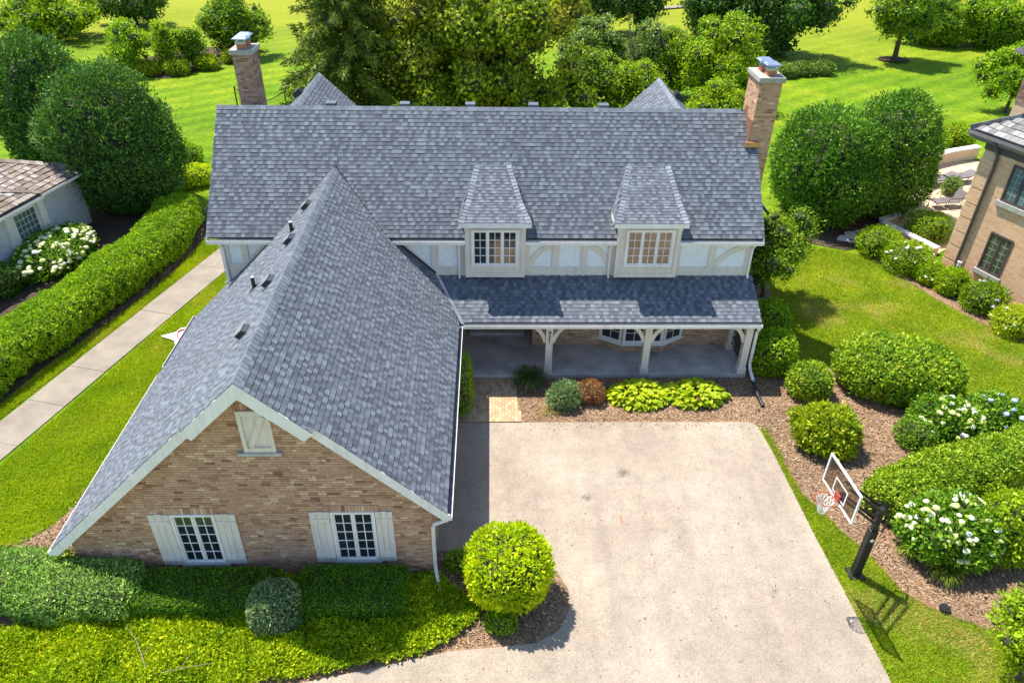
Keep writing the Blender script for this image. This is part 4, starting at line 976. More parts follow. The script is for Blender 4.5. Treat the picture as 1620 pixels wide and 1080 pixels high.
def post(x, y, braces):
    mb = MB(); mb.box(x - .12, x + .12, y - .12, y + .12, .15, 2.2); mb.box(x - .15, x + .15, y - .15, y + .15, .15, .40)
    mb.box(x - .15, x + .15, y - .15, y + .15, 2.08, 2.19); po = mb.build('porch_post', MT['trim'], H, bevel=.008)
    for (dx, dy) in braces:
        b = MB(); n = 7
        P0, C0, P1 = Vector((.12, 1.45, 0)), Vector((.22, 1.86, 0)), Vector((.52, 2.08, 0)); pts = [P0 * (1 - t) ** 2 + C0 * 2 * t * (1 - t) + P1 * t * t for t in (i / n for i in range(n + 1))]
        W2 = .068
        for p, q in zip(pts, pts[1:]):
            for_ = []
            nrm_ = lambda i: None
            d = (q - p).normalized(); s = Vector((-d.y, d.x, 0)) * W2
            q4 = [p - s, p + s, q + s, q - s]
            w3 = lambda v, o: Vector((x + dx * v.x + (-dy) * o, y + dy * v.x + dx * o, v.y))
            b.hexa([w3(v, -.055) for v in q4] + [w3(v, .055) for v in q4])
        b.build('brace', MT['trim'], po)
    return po
p1 = post(1.98, 20.99, ((-1, 0), (1, 0))); post(5.36, 20.99, ((-1, 0), (1, 0))); post(8.82, 20.99, ((-1, 0), (0, 1))); post(8.82, 22.5, ())
# house number, painted black figures one above the other
for i, ch in enumerate('931'):
    cu = bpy.data.curves.new('number', 'FONT'); cu.body = ch; cu.size = .235; cu.extrude = .008; cu.align_x = 'CENTER'
    t = bpy.data.objects.new('number_tmp', cu); COL.objects.link(t); bpy.context.view_layer.update()
    me = bpy.data.meshes.new_from_object(t.evaluated_get(bpy.context.evaluated_depsgraph_get())); bpy.data.objects.remove(t)
    me.materials.clear(); me.materials.append(MT['black'])
    Mx = Matrix.Translation((1.98, 20.862, 1.80 - i * .17)) @ Matrix.Rotation(math.pi / 2, 4, 'X')
    link('house_number', me, p1, Mx)
# porch railing at the far end
mb = MB(); 
for z in (.45, .72, .98): mb.bar((8.86, 21.14, z), (8.86, 22.36, z), .03, .03)
for i in range(9): y = 21.16 + i * .15; mb.bar((8.86, y, .2), (8.86, y, 1.0), .016, .016, (0, 1, 0))
mb.build('porch_railing', MT['black'], H)
# bay window
bay = [(3.98, 22.695), (4.75, 22.25), (6.25, 22.25), (7.02, 22.695)]
mb = MB(); mb.prism([(x, y, .15) for x, y in bay], (0, 0, .30)); mb.prism([(x, y, 2.06) for x, y in bay], (0, 0, .14), 1)
mb.prism([(3.9, 22.69, .45), (4.72, 22.18, .45), (6.28, 22.18, .45), (7.1, 22.69, .45)], (0, 0, .07), 1); mb.prism([(x * .96 + .22, y + .1, .5) for x, y in bay], (0, 0, 1.6), 2)
mb.build('bay_wall', [MT['mortar'], MT['white'], MT['dark_in']], H)
for (a, b), nx in zip(zip(bay, bay[1:]), (2, 4, 2)):
    A, B = Vector((*a, .15)), Vector((*b, .15)); fr = Fr(A, B - A, (0, 0, 1)); L_ = (B - A).length
    brick_wall(fr, [(0, 0), (L_, 0), (L_, .29), (0, .29)])
    window(fr, H, .01, L_ - .01, .375, 1.93, 1, nx, 4, .0, .06, .045, 'glass', w_out=.05, name='bay_window')
# front door in the recess
mb = MB(); mb.box(-.8, 1.25, 23.3, 23.66, .14, .28); mb.build('doorstep', MT['stone'], H)
df = Fr((0, 23.66, .28), (1, 0, 0), (0, 0, 1)); mb = MB()
for a, b in ((-.74, -.62), (-.3, -.2), (.72, .82), (1.1, 1.2)): df.box(mb, a, b, 0, 1.9, 0, .06)
df.box(mb, -.62, 1.1, 1.78, 1.9, 0, .05); df.box(mb, -.62, -.3, 0, .5, 0, .03); df.box(mb, .82, 1.1, 0, .5, 0, .03)
mb.build('door_frame', MT['white'], H)
mb = MB(); df.box(mb, -.2, .72, 0, 1.78, 0, .03); 
for v0, v1 in ((.15, .75), (.9, 1.62)):
    for a, b in ((-.1, .22), (.3, .62)): df.box(mb, a, b, v0, v1, .03, .045)
mb.build('front_door', MT['brown'], H)
mb = MB(); df.box(mb, -.62, -.3, .5, 1.78, 0, .012); df.box(mb, .82, 1.1, .5, 1.78, 0, .012); mb.build('sidelight', MT['glass'], H)
# corner downspout with its black drain hose
mb = MB(); mb.tube([(9.0, 20.64, 2.24), (9.03, 20.72, 2.1), (9.06, 20.9, 1.9), (9.08, 20.92, .55), (9.07, 20.75, .42), (9.05, 20.2, .3)], .055, 8); mb.build('downspout', MT['white'], H)
mb = MB(); pts = [(9.05, 20.25, .3), (9.06, 20.0, .22), (9.08, 19.7, .12), (9.1, 19.4, .07), (9.11, 19.12, .06)]
fine = [Vector(pts[i]).lerp(Vector(pts[i + 1]), t / 6) for i in range(4) for t in range(6)]
mb.tube(fine, [.06 if i % 2 else .072 for i in range(len(fine))], 10); tag(mb.build('drain_hose', MT['black']), 'black corrugated drain hose lying on the mulch below the porch corner downspout', 'hose')
# --- chimneys
def chimney(x0, x1, y0, y1, z0, z1, flues, mat='chimbrick'):
    mb = MB(); e = .009; mb.box(x0 + e, x1 - e, y0 + e, y1 - e, z0, z1 - .16); ch = mb.build('chimney', MT['mortar'], H)
    for fr, L_ in ((Fr((x0, y0, z0), (1, 0, 0), (0, 0, 1)), x1 - x0), (Fr((x1, y0, z0), (0, 1, 0), (0, 0, 1)), y1 - y0), (Fr((x0, y1, z0), (0, -1, 0), (0, 0, 1)), y1 - y0), (Fr((x1, y1, z0), (-1, 0, 0), (0, 0, 1)), x1 - x0)):
        f2 = Fr(fr.o - fr.n * e, fr.u, fr.v)
        brick_wall(f2, [(0, 0), (L_, 0), (L_, z1 - z0 - .165), (0, z1 - z0 - .165)], P=bricks if mat == 'brick' else cbricks)
    mb = MB(); mb.box(x0 - .07, x1 + .07, y0 - .07, y1 + .07, z1 - .16, z1); mb.build('chimney_crown', MT['capst'], ch, bevel=.015)
    for (fx, fy) in flues:
        mb = MB(); mb.box(fx - .15, fx + .15, fy - .16, fy + .16, z1, z1 + .2); mb.build('flue', MT['terra'], ch, bevel=.02)
        mb = MB(); mb.box(fx - .17, fx + .17, fy - .18, fy + .18, z1 + .17, z1 + .24)
        for sx in (-.14, .14):
            for sy in (-.15, .15): mb.box(fx + sx - .012, fx + sx + .012, fy + sy - .012, fy + sy + .012, z1 + .24, z1 + .34)
        mb.hexa([(fx - .25, fy - .25, z1 + .34), (fx + .25, fy - .25, z1 + .34), (fx + .25, fy + .25, z1 + .34), (fx - .25, fy + .25, z1 + .34), (fx - .22, fy - .22, z1 + .37), (fx + .22, fy - .22, z1 + .37), (fx + .15, fy + .15, z1 + .41), (fx - .15, fy + .15, z1 + .41)])
        mb.build('chimney_cap', MT['steel'], ch)
chimney(-8.86, -8.22, 26.7, 27.65, 4.5, 9.58, ((-8.54, 26.96), (-8.54, 27.40)))
chimney(8.86, 9.60, 24.75, 26.0, 0, 9.33, ((9.26, 25.1), (9.2, 25.65)), 'brick')
mb = MB(); zc = ZE + (24.72 - YE) * SL; mb.box(8.70, 9.18, 24.55, 24.74, zc - .06, zc + .10); mb.box(8.83, 8.855, 24.74, 25.62, zc, ZR - .1)
mb.prism([(8.82, 24.74, zc + .02), (8.82, 25.60, ZR - .02), (8.82, 25.60, ZR + .22), (8.82, 24.74, zc + .2)], (.03, 0, 0)); mb.build('chimney_flashing', MT['copper'], H)
# --- rear wings seen over the ridge, with their box vents
def rear_wing(xr, zr, yb, hw):
    zl = zr - hw * .957; mb = MB()
    for s in (-1, 1):
        mb.prism([(xr, 25.9, zr), (xr + s * hw, 25.9, zl), (xr + s * hw, 25.9, zl - .14), (xr, 25.9, zr - .14)], (0, yb - 25.9, 0))
    mb.build('rear_roof_deck', MT['deck'], H)
    mb = MB(); mb.prism([(xr - hw + .3, 28.9, 0), (xr + hw - .3, 28.9, 0), (xr + hw - .3, 28.9, zl + .15), (xr, 28.9, zr - .16), (xr - hw + .3, 28.9, zl + .15)], (0, yb - .35 - 28.9, 0)); mb.build('rear_wall', MT['stucco'], H)
    Lw = math.hypot(hw, hw * .957)
    shingle_plane(Fr((xr + hw, 26, zl), (0, 1, 0), (-hw, 0, hw * .957)), [(0, 1.5), (yb - 26, 1.5), (yb - 26, Lw - .07), (0, Lw - .07)])
    shingle_plane(Fr((xr - hw, yb, zl), (0, -1, 0), (hw, 0, hw * .957)), [(0, 1.5), (yb - 26, 1.5), (yb - 26, Lw - .07), (0, Lw - .07)])
    caps((xr, yb, zr), (xr, 26.2, zr), (-1, 0, -.957), (1, 0, -.957), .15, .18)
    return zl
rear_wing(-7.31, 7.28, 32.75, 3.4); rear_wing(7.2, 7.28, 32.45, 3.4)
def box_vent(x, y, z, sx):
    mb = MB(); mb.prism([(x, y - .2, z - .1), (x + sx * .32, y - .2, z - .34), (x + sx * .36, y - .2, z - .10), (x + sx * .1, y - .2, z + .1)], (0, .4, 0)); mb.build('roof_vent', MT['vent'], H)
box_vent(-7.75, 31.2, 7.0, -1); box_vent(7.62, 31.2, 7.0, 1)
for x in (-5.52, -2.99, -.72, 1.48, 3.93):
    mb = MB(); mb.box(x - .17, x + .17, YR + .18, YR + .5, ZR - .45, ZR + .055); mb.build('ridge_vent', MT['greyvent'], H)
shin.emit('shingle', 'shingle_field', wedge_mesh('shingle', MT['shingle']), MT['shingle'], H, 155, wedge=True)
shin_d.emit('shingle', 'shingle_field', wedge_mesh('shingle_dark', MT['shingle_dark']), MT['shingle_dark'], H, 145, wedge=True)
bricks.emit('brick', 'brickwork', UB['brick'], MT['brick'], H, 300, prefer=lambda q: (0 if abs(q[0].o.y - 12.45) < .02 else 1, -q[4] * 0 + (q[0].p(q[1], q[3]) - CAM).length))
cbricks.emit('chimney_brick', 'chimney_brickwork', UB['chimbrick'], MT['chimbrick'], H, 0)

# ================================================================== neighbour on the right: buff brick house
NR = thing('brick_house', (20.1, 28.9, 0), 'buff brick house with dark brown gutters and grey tiled roof beside the patio', 'house')
nu = Vector((.37, -.929, 0)).normalized(); nf = Fr((20.1, 28.9, 0), nu, (0, 0, 1))
ZT = 5.80
mb = MB(); nf.box(mb, -.0, 9, 0, ZT, -7, -.012); mb.build('wall', MT['nmortar'], NR)
w1, w2 = (1.58, 2.62, .86, 2.54), (1.40, 2.62, 3.84, 5.36)
nb = Pieces()
brick_wall(nf, [(.62, 0), (9, 0), (9, ZT), (.62, ZT)], [w1, w2, (w1[0] - .1, w1[1] + .1, w1[2] - .2, w1[2]), (w2[0] - .1, w2[1] + .1, w2[2] - .2, w2[2])], nb, .0028)
for k in range(9):            # brick quoin blocks with recessed joints
    z0 = k * .655; 
    if z0 > 5.2: break
    mb = MB(); nf.box(mb, -.03, .60, z0, z0 + .585, -.3, .02); q = mb.build('quoin', MT['nmortar'], NR)
    brick_wall(Fr(nf.p(-.03, z0, .021), nf.u, nf.v), [(0, 0), (.63, 0), (.63, .585), (0, .585)], (), nb, .0025)
nb.emit('brick', 'brickwork', UB['nbrick'], MT['nbrick'], NR, 300)
for w in (w1, w2):
    mb = MB(); nf.box(mb, *w, -.05, -.008); mb.build('window_back', MT['dark_in'], NR)
    window(nf, NR, *w, 2, 2, 5, -.012, .06, .05, 'glass_green' if w is w1 else 'glass_teal', frame_mat='brown', muntin='stone', w_out=.05, bar=.018)
    mb = MB(); nf.box(mb, w[0] - .1, w[1] + .1, w[2] - .19, w[2] - .005, -.02, .10); mb.build('sill', MT['stone'], NR)
mb = MB(); nf.box(mb, -.02, 9, ZT - .28, ZT, .0, .05); nf.box(mb, -.5, 9, ZT, ZT + .05, -.5, .19); mb.build('soffit', MT['brown'], NR)
mb = MB(); a, b = nf.p(-.75, ZT + .34, .22), nf.p(9, ZT + .34, .22); gutter(mb, a, b, nf.n, .13, .13); mb.build('gutter', [MT['brown_l'], MT['metal_in']], NR)
mb = MB(); nf.box(mb, -.75, 9, ZT + .05, ZT + .32, .18, .22); mb.build('fascia', MT['brown_l'], NR)
mb = MB(); mb.tube([nf.p(.45, ZT + .22, .28), nf.p(.5, ZT + .02, .24), nf.p(.66, ZT - .3, .12), nf.p(.68, ZT - .45, .09), nf.p(.68, .5, .09), nf.p(.68, .12, .10)], .07, 8); mb.build('downspout', MT['brown'], NR)
mb = MB(); mb.tube([nf.p(.86, .75, .12), nf.p(.86, .25, .12), nf.p(.82, .02, .3)], .085, 8); mb.tube([nf.p(.86, .75, .12), nf.p(.86, .80, .12)], .1, 8); mb.build('drain_pipe', MT['white'], NR)
# hip roof of big tiles
rs = .52; tv = Vector((0, 0, 0)) - nf.n * math.cos(rs) + Vector((0, 0, 1)) * math.sin(rs)
rf = Fr(nf.p(-.78, ZT + .36, .24), nf.u, tv); HL = 4.6
mb = MB(); rf.poly(mb, [(0, 0), (9.6, 0), (9.6, HL), (HL * math.cos(rs), HL)], -.12, -.002)
tl2 = Fr(nf.p(-.78, ZT + .36, .24), nf.n * -1, nf.u * math.cos(rs) + Vector((0, 0, 1)) * math.sin(rs))
mb.prism([tl2.p(0, 0, 0), tl2.p(8, 0, 0), tl2.p(8 - 2, HL, 0), tl2.p(HL * math.cos(rs), HL, 0)], (0, 0, -.12)); mb.build('roof_deck', MT['deck'], NR)
nt_ = Pieces()
for (a, b, c, d) in courses([(0, .02), (7, .02), (7, 3.6), (3.6 * math.cos(rs), 3.6)], (), .30, lambda r: r.choice((.16, .2, .24, .28)), .012, rg, jit=1): nt_.add(rf, a, b, c, d + .03, .005, .045 * rg.uniform(.7, 1.3))
nt_.emit('roof_tile', 'roof_tiles', wedge_mesh('roof_tile', MT['slate']), MT['slate'], NR, 300, wedge=True)
for i in range(16):
    A = rf.p(i * .26 * math.cos(rs) * 1.0, i * .26, .02); B = rf.p((i + 1.1) * .26 * math.cos(rs), (i + 1.1) * .26, .03)
    mb = MB(); mb.bar(A, B, .24, .035, rf.n + tl2.n); mb.build('hip_tile', MT['slate'], NR)
# raised rear block
rb = Fr(nf.p(-3.0, 0, -5.3), nf.u, (0, 0, 1))
mb = MB(); rb.box(mb, 0, 4, 3, 8.3, -3, -.01); mb.build('rear_block', MT['nmortar'], NR)
nb2 = Pieces(); brick_wall(rb, [(0, 6), (3, 6), (3, 8.25), (0, 8.25)], (), nb2); nb2.emit('brick', 'rear_brickwork', UB['chimbrick'], MT['chimbrick'], NR, 0)
rf2 = Fr(rb.p(-.5, 8.3, .5), nf.u, tv); mb = MB(); rf2.poly(mb, [(0, 0), (5, 0), (5, 2.2), (2, 2.2)], -.12, -.002); rb.box(mb, -.5, 5, 8.13, 8.29, .44, .56, 1); mb.build('rear_roof', [MT['deck'], MT['brown_l']], NR)
nt2 = Pieces()
for (a, b, c, d) in courses([(0, .02), (4.8, .02), (4.8, 2.1), (1.9, 2.1)], (), .30, lambda r: r.choice((.16, .2, .24, .28)), .012, rg, jit=1): nt2.add(rf2, a, b, c, d + .03, .005, .045)
nt2.emit('rear_roof_tile', 'rear_roof_tiles', wedge_mesh('rear_roof_tile', MT['slate']), MT['slate'], NR, 0, wedge=True)
# patio, its walls and furniture
sheet('patio', [(28.98, 42.3), (31, 41), (24.5, 33), (20.6, 30.2), (19.64, 33.3), (21.16, 35.37), (24.04, 39.26), (26.38, 41.74)], .03, MT['patio'])
def low_wall(label, pts, h, w, mat, capm, mt='stone'):
    r = thing('garden_wall', (*pts[0], 0), label, 'garden wall'); mb = MB(); cp = MB()
    for p, q in zip(pts, pts[1:]): mb.bar((*p, h / 2), (*q, h / 2), w, h); 
    mb.build('wall', MT[mat], r)
    for p, q in zip(pts, pts[1:]):
        L_ = math.hypot(q[0] - p[0], q[1] - p[1]); n = max(1, int(L_ / .7))
        for i in range(n):
            a = Vector((*p, h + .04)).lerp(Vector((*q, h + .04)), i / n + .004); b = Vector((*p, h + .04)).lerp(Vector((*q, h + .04)), (i + 1) / n - .004)
            c = MB(); c.bar(a, b, w + .12, .08); c.build('coping', MT[capm], r)
    return r
lw = low_wall('low buff brick patio wall with pale coping behind the loungers', [(25.4, 41.1), (27.3, 42.05), (29.3, 42.8)], .7, .3, 'nmortar', 'white')
lw3 = low_wall('short white capped wall returning to the big clipped evergreen', [(19.3, 33.25), (20.6, 34.0)], .3, .25, 'nmortar', 'white')
lw2 = low_wall('low white capped garden wall running to the corner of the buff brick house', [(19.3, 33.0), (20.0, 31.5), (20.55, 30.2)], .3, .25, 'nmortar', 'white')
def lounger(loc, rz, label):
    r = thing('patio_lounger', loc, label, 'lounger', 'loungers on the patio'); X = Matrix.Translation(loc) @ Matrix.Rotation(rz, 4, 'Z')
    def pt(n, f, m): mb = MB(); f(mb); me = mb.mesh(n, MT[m]); o = bpy.data.objects.new(n, me); COL.objects.link(o); o.parent = r; return o
    r.rotation_euler.z = rz
    pt('seat', lambda b: b.box(-.95, .45, -.32, .32, .36, .40), 'chair')
    pt('backrest', lambda b: b.hexa([(.45, -.32, .36), (1.05, -.32, .52), (1.05, .32, .52), (.45, .32, .36), (.45, -.32, .40), (1.04, -.32, .56), (1.04, .32, .56), (.45, .32, .40)]), 'chair')
    for sx in (-.85, .35):
        for sy in (-.3, .3): pt('leg', lambda b: b.tube([(sx, sy, .38), (sx - .08, sy, .02)], .022, 6), 'black')
    pt('frame', lambda b: (b.bar((-.97, -.335, .38), (.47, -.335, .38), .03, .05), b.bar((-.97, .335, .38), (.47, .335, .38), .03, .05)), 'black')
lounger((25.0, 38.6, .03), .35, 'brown sling lounger on the patio, the one nearer to the clipped dark evergreens')
lounger((26.2, 38.9, .03), .30, 'brown sling lounger on the patio, the one nearer to the brick patio wall')
r = thing('patio_chair', (23.9, 35.6, .03), 'grey brown low patio chair with footrest beside the quoined house corner', 'chair'); r.rotation_euler.z = .15
def pt(n, f, m, r=r): mb = MB(); f(mb); o = bpy.data.objects.new(n, mb.mesh(n, MT[m])); COL.objects.link(o); o.parent = r
pt('seat', lambda b: b.hexa([(-.3, -.32, .34), (.35, -.32, .3), (.35, .32, .3), (-.3, .32, .34), (-.3, -.32, .38), (.35, -.32, .34), (.35, .32, .34), (-.3, .32, .38)]), 'chair')
pt('backrest', lambda b: b.hexa([(.33, -.32, .3), (.37, -.32, .3), (.37, .32, .3), (.33, .32, .3), (.62, -.32, .85), (.66, -.32, .85), (.66, .32, .85), (.62, .32, .85)]), 'chair')
pt('footrest', lambda b: b.box(-.95, -.35, -.3, .3, .32, .36), 'chair')
for sy in (-.34, .34):
    pt('arm_frame', lambda b: b.tube([(-.3, sy, .02), (-.3, sy, .55), (.5, sy, .55), (.45, sy, .02)], .022, 6), 'black')
    pt('footrest_leg', lambda b: b.tube([(-.93, sy * .85, .02), (-.93, sy * .85, .34), (-.37, sy * .85, .34), (-.37, sy * .85, .02)], .02, 6), 'black')
fl = thing('flagstone_step', (17.6, 32.2, 0), kind='structure')
for (x, y, a, b) in ((17.0, 31.8, .5, .32), (17.5, 32.25, .42, .34), (18.05, 32.4, .5, .36), (18.65, 32.65, .45, .4), (17.25, 31.5, .3, .22)):
    mb = MB(); n = 7; mb.prism([(x + a * math.cos(6.28 * i / n) * rg.uniform(.8, 1.1), y + b * math.sin(6.28 * i / n) * rg.uniform(.8, 1.1), .01) for i in range(n)], (0, 0, .05)); mb.build('stone', MT['flag'], fl)

# ================================================================== neighbour on the left: white brick house with shake roof
NL = thing('white_house', (-20.5, 30.7, 0), 'white painted brick house with weathered brown shake roof left of the long hedge', 'house')
e_ = Vector((.22, .975, 0)).normalized(); lf = Fr((-19.9, 30.74, 0), e_, (0, 0, 1))
if lf.n.x < 0: raise SystemExit('frame')
mb = MB(); lf.box(mb, -6, 2.75, 0, 2.62, -5.2, -.012); mb.build('wall', MT['wpaintbrick'], NL)
lb = Pieces(); brick_wall(lf, [(.22, 0), (2.75, 0), (2.75, 2.6), (.22, 2.6)], (), lb); brick_wall(lf, [(-6, 0), (-2.2, 0), (-2.2, 2.6), (-6, 2.6)], (), lb)
lb.emit('brick', 'brickwork', UB['wpaintbrick'], MT['wpaintbrick'], NL, 160)
for u0, u1 in ((-.12, .22), (-1.95, -1.55)):
    mb = MB(); lf.box(mb, u0, u1, 0, 2.5, 0, .16); lf.box(mb, u0 - .03, u1 + .03, 0, .3, 0, .2); mb.build('pilaster', MT['white'], NL)
mb = MB(); lf.box(mb, -1.52, -.14, .45, 2.2, -.01, .0); mb.build('window_back', MT['dark_in'], NL)
window(lf, NL, -1.53, -.13, .42, 2.22, 1, 5, 6, .0, .08, .03, 'glass_teal', bar=.02)
mb = MB(); lf.box(mb, -4.5, .25, 2.25, 2.62, 0, .12); mb.build('frieze', MT['white'], NL)
ZL = 2.68
mb = MB(); gutter(mb, lf.p(-.1, ZL, .5), lf.p(3.0, ZL, .5), lf.n, .12, .1); mb.build('gutter', [MT['white'], MT['metal_in']], NL)
mb = MB(); gutter(mb, lf.p(-6, ZL, .62), lf.p(-.2, ZL, .62), lf.n, .12, .1); mb.build('gutter', [MT['white'], MT['metal_in']], NL)
mb = MB(); lf.box(mb, -6, 2.9, ZL - .12, ZL - .08, -.3, .6); mb.build('soffit', MT['white'], NL)
rs = math.atan(.42); tv = -lf.n * math.cos(rs) + Vector((0, 0, 1)) * math.sin(rs)
sf = Fr(lf.p(-6, ZL + .02, .52), lf.u, tv)
mb = MB(); sf.poly(mb, [(0, 0), (9.0, 0), (5.6, 3.6), (0, 3.6)], -.12, -.002); mb.build('roof_deck', MT['deck'], NL)
sh = Pieces()
for (a, b, c, d) in courses([(0, .0), (9.0, 0), (5.7, 3.5), (0, 3.5)], (), .27, lambda r: r.choice((.12, .17, .22, .26)), .012, rg, jit=1): sh.add(sf, a, b, c, d + .03, .004, .04 * rg.uniform(.6, 1.4))
sf2 = Fr(lf.p(-6, ZL + .10, .64), lf.u, tv)
for (a, b, c, d) in courses([(0, .0), (5.8, 0), (4.1, 1.65), (0, 1.65)], (), .27, lambda r: r.choice((.12, .17, .22, .26)), .012, rg, jit=1): sh.add(sf2, a, b, c, d + .03, .01, .045 * rg.uniform(.6, 1.4))
sh.emit('shake', 'roof_shakes', wedge_mesh('shake', MT['shake']), MT['shake'], NL, 300, wedge=True)
mb = MB(); sf2.poly(mb, [(0, 0), (5.8, 0), (4.1, 1.65), (0, 1.65)], -.08, .0); mb.build('lower_roof_deck', MT['deck'], NL)
for i in range(9):
    t = i / 9; A = sf2.p(5.8 - 1.75 * t, 1.7 * t, .05); B = sf2.p(5.8 - 1.75 * (t + .13), 1.7 * (t + .13), .06); mb = MB(); mb.bar(A, B, .24, .035, sf2.n); mb.build('hip_shake', MT['shake'], NL)
for i in range(17):
    t = i / 17; A = sf.p(9.0 - 3.35 * t, 3.55 * t, .03); B = sf.p(9.0 - 3.35 * (t + .07), 3.55 * (t + .07), .05); mb = MB(); mb.bar(A, B, .28, .035, sf.n); mb.build('hip_shake', MT['shake'], NL)
tb = Fr(sf.p(5.6, 3.6, 0), -lf.u, lf.n * math.cos(rs) + Vector((0, 0, 1)) * math.sin(rs)); mb = MB(); tb.box(mb, 0, 5.6, -3.6, 0, -.12, 0)
mb.add([sf.p(5.6, 3.6, 0), sf.p(9, 0, 0), sf.p(9, 0, 0) - lf.n * 6.6, sf.p(5.6, 3.6, -.05), sf.p(9, 0, -.1), sf.p(9, 0, -.1) - lf.n * 6.6], [(0, 1, 2), (3, 5, 4)]); mb.build('rear_roof', MT['deck'], NL)

# ================================================================== plants near the house
shrub('yew_shrub', 'spreading grey-green clipped yew at the left edge, left of the wider yew mound', 'shrub', G['yewfront'], (-11.75, 12.0, 0), 2.6, 1.5, 1.05, 2.6, 9500, .075, .038, 21, depth=.08, stray=.02, spray=.14, samp=.05, out=.5, up=.3, tuft=.03, lumps=(2.4, .07))
shrub('yew_shrub', 'wide grey-green clipped yew mound under the low garage eave', 'shrub', G['yewfront'], (-9.95, 11.72, 0), 3.15, 1.45, .98, 3.2, 11500, .075, .038, 22, depth=.08, stray=.02, spray=.14, samp=.05, out=.5, up=.3, tuft=.03, lumps=(2.6, .06))
shrub('boxwood_hedge', 'rectangular dark green boxwood hedge under the left garage window', 'hedge', G['box'], (-7.02, 11.66, 0), 3.25, 1.1, .70, 11, 16000, .052, .034, 23, lumps=(2.2, .018), depth=.06, stray=.0, spray=.10, samp=.014, zc=.5, out=.4)
shrub('boxwood_hedge', 'rectangular dark green boxwood hedge under the right garage window', 'hedge', G['box'], (-3.38, 11.60, 0), 2.62, 1.2, .76, 12, 15500, .052, .034, 24, lumps=(2.2, .015), depth=.06, stray=.0, spray=.10, samp=.014, zc=.5, out=.4)
shrub('globe_shrub', 'small blue-green globe shrub between the two rectangular hedges', 'shrub', G['globe'], (-5.12, 11.12, 0), 1.12, 1.05, 1.12, 2.6, 8500, .062, .036, 25, depth=.08, stray=.02, spray=.14, samp=.05, out=.5, up=.3, tuft=.02, lumps=(2.6, .04))
shrub('round_bush', 'large round lime green bush at the driveway corner by the garage', 'bush', G['lime'], (.42, 11.78, 0), 1.86, 1.74, 1.94, 2.7, 6500, .098, .064, 26, depth=.09, stray=.03, out=.5, up=.35, zc=.58, lumps=(2.6, .075), base=.25)
shrub('low_shrub', 'small low green shrub at the foot of the lime green bush', 'shrub', G['privet'], (.22, 10.95, 0), .78, .5, .36, 2.2, 900, .07, .035, 27)
shrub('low_shrub', 'small dark shrub beside the garage downspout', 'shrub', G['privet'], (-.82, 12.75, 0), .7, .55, .36, 2.2, 900, .07, .035, 28)
shrub('small_shrub', 'small yellow-green shrub tucked under the low left garage eave', 'shrub', G['lime'], (-10.55, 12.42, 0), .62, .5, .92, 2.3, 900, .09, .045, 29)
# ground cover bank: nobody could count it
COVER = smooth_poly([(-11.3, 11.0), (-12.2, 10.6), (-12.5, 9.4), (-11, 8.85), (-7.4, 9.15), (-4.6, 9.62), (-3.41, 9.84), (-2.01, 10.13), (-1.15, 10.45), (-.32, 11.2), (-.6, 11.67), (-1.15, 12.2), (-1.45, 12.42), (-2.6, 12.35), (-8.5, 12.2), (-10.4, 11.3)], 3)
q = scatter(COVER, 80000); P2 = np.array(COVER)
dist = np.min(np.linalg.norm(q[:, None, :] - P2[None], axis=2), axis=1)
hgt = np.clip(dist / .5, .12, 1) ** .6 * (.24 + .07 * np.sin(q[:, 0] * 3.1 + 1.7 * np.sin(q[:, 1] * 2.3)) + .05 * np.sin(q[:, 1] * 5.7 + q[:, 0] * 4.3))
P = np.column_stack([q, hgt * RNG.uniform(.75, 1.08, len(q))]); Nn = unit(np.column_stack([RNG.normal(0, .5, (len(q), 2)), np.ones(len(q))]))
P, Nn = cluster(P, Nn, .19, .11, RNG); P[:, 2] = np.maximum(P[:, 2], .03)
link('ground_cover', np_mesh('ground_cover', [leaf_block(P, Nn, .085, .06, .4, .3, .8)], G['cover']), kind='stuff')
# a dead twig in the ground cover
mb = MB(); mb.tube([(-7.6, 9.6, .3), (-7.85, 10.0, .42), (-8.1, 10.35, .5), (-8.45, 10.7, .52)], [.010, .009, .006, .003], 5); mb.tube([(-7.85, 10.0, .42), (-7.7, 10.25, .52)], [.008, .003], 5); mb.tube([(-7.6, 9.6, .3), (-6.9, 9.68, .42), (-6.2, 9.78, .46)], [.008, .005, .003], 5); mb.tube([(-6.9, 9.68, .42), (-6.75, 9.95, .5)], [.007, .003], 5)
tag(mb.build('dead_twig', MT['twig']), 'bare dead twig sticking out of the yellow-green ground cover', 'twig')

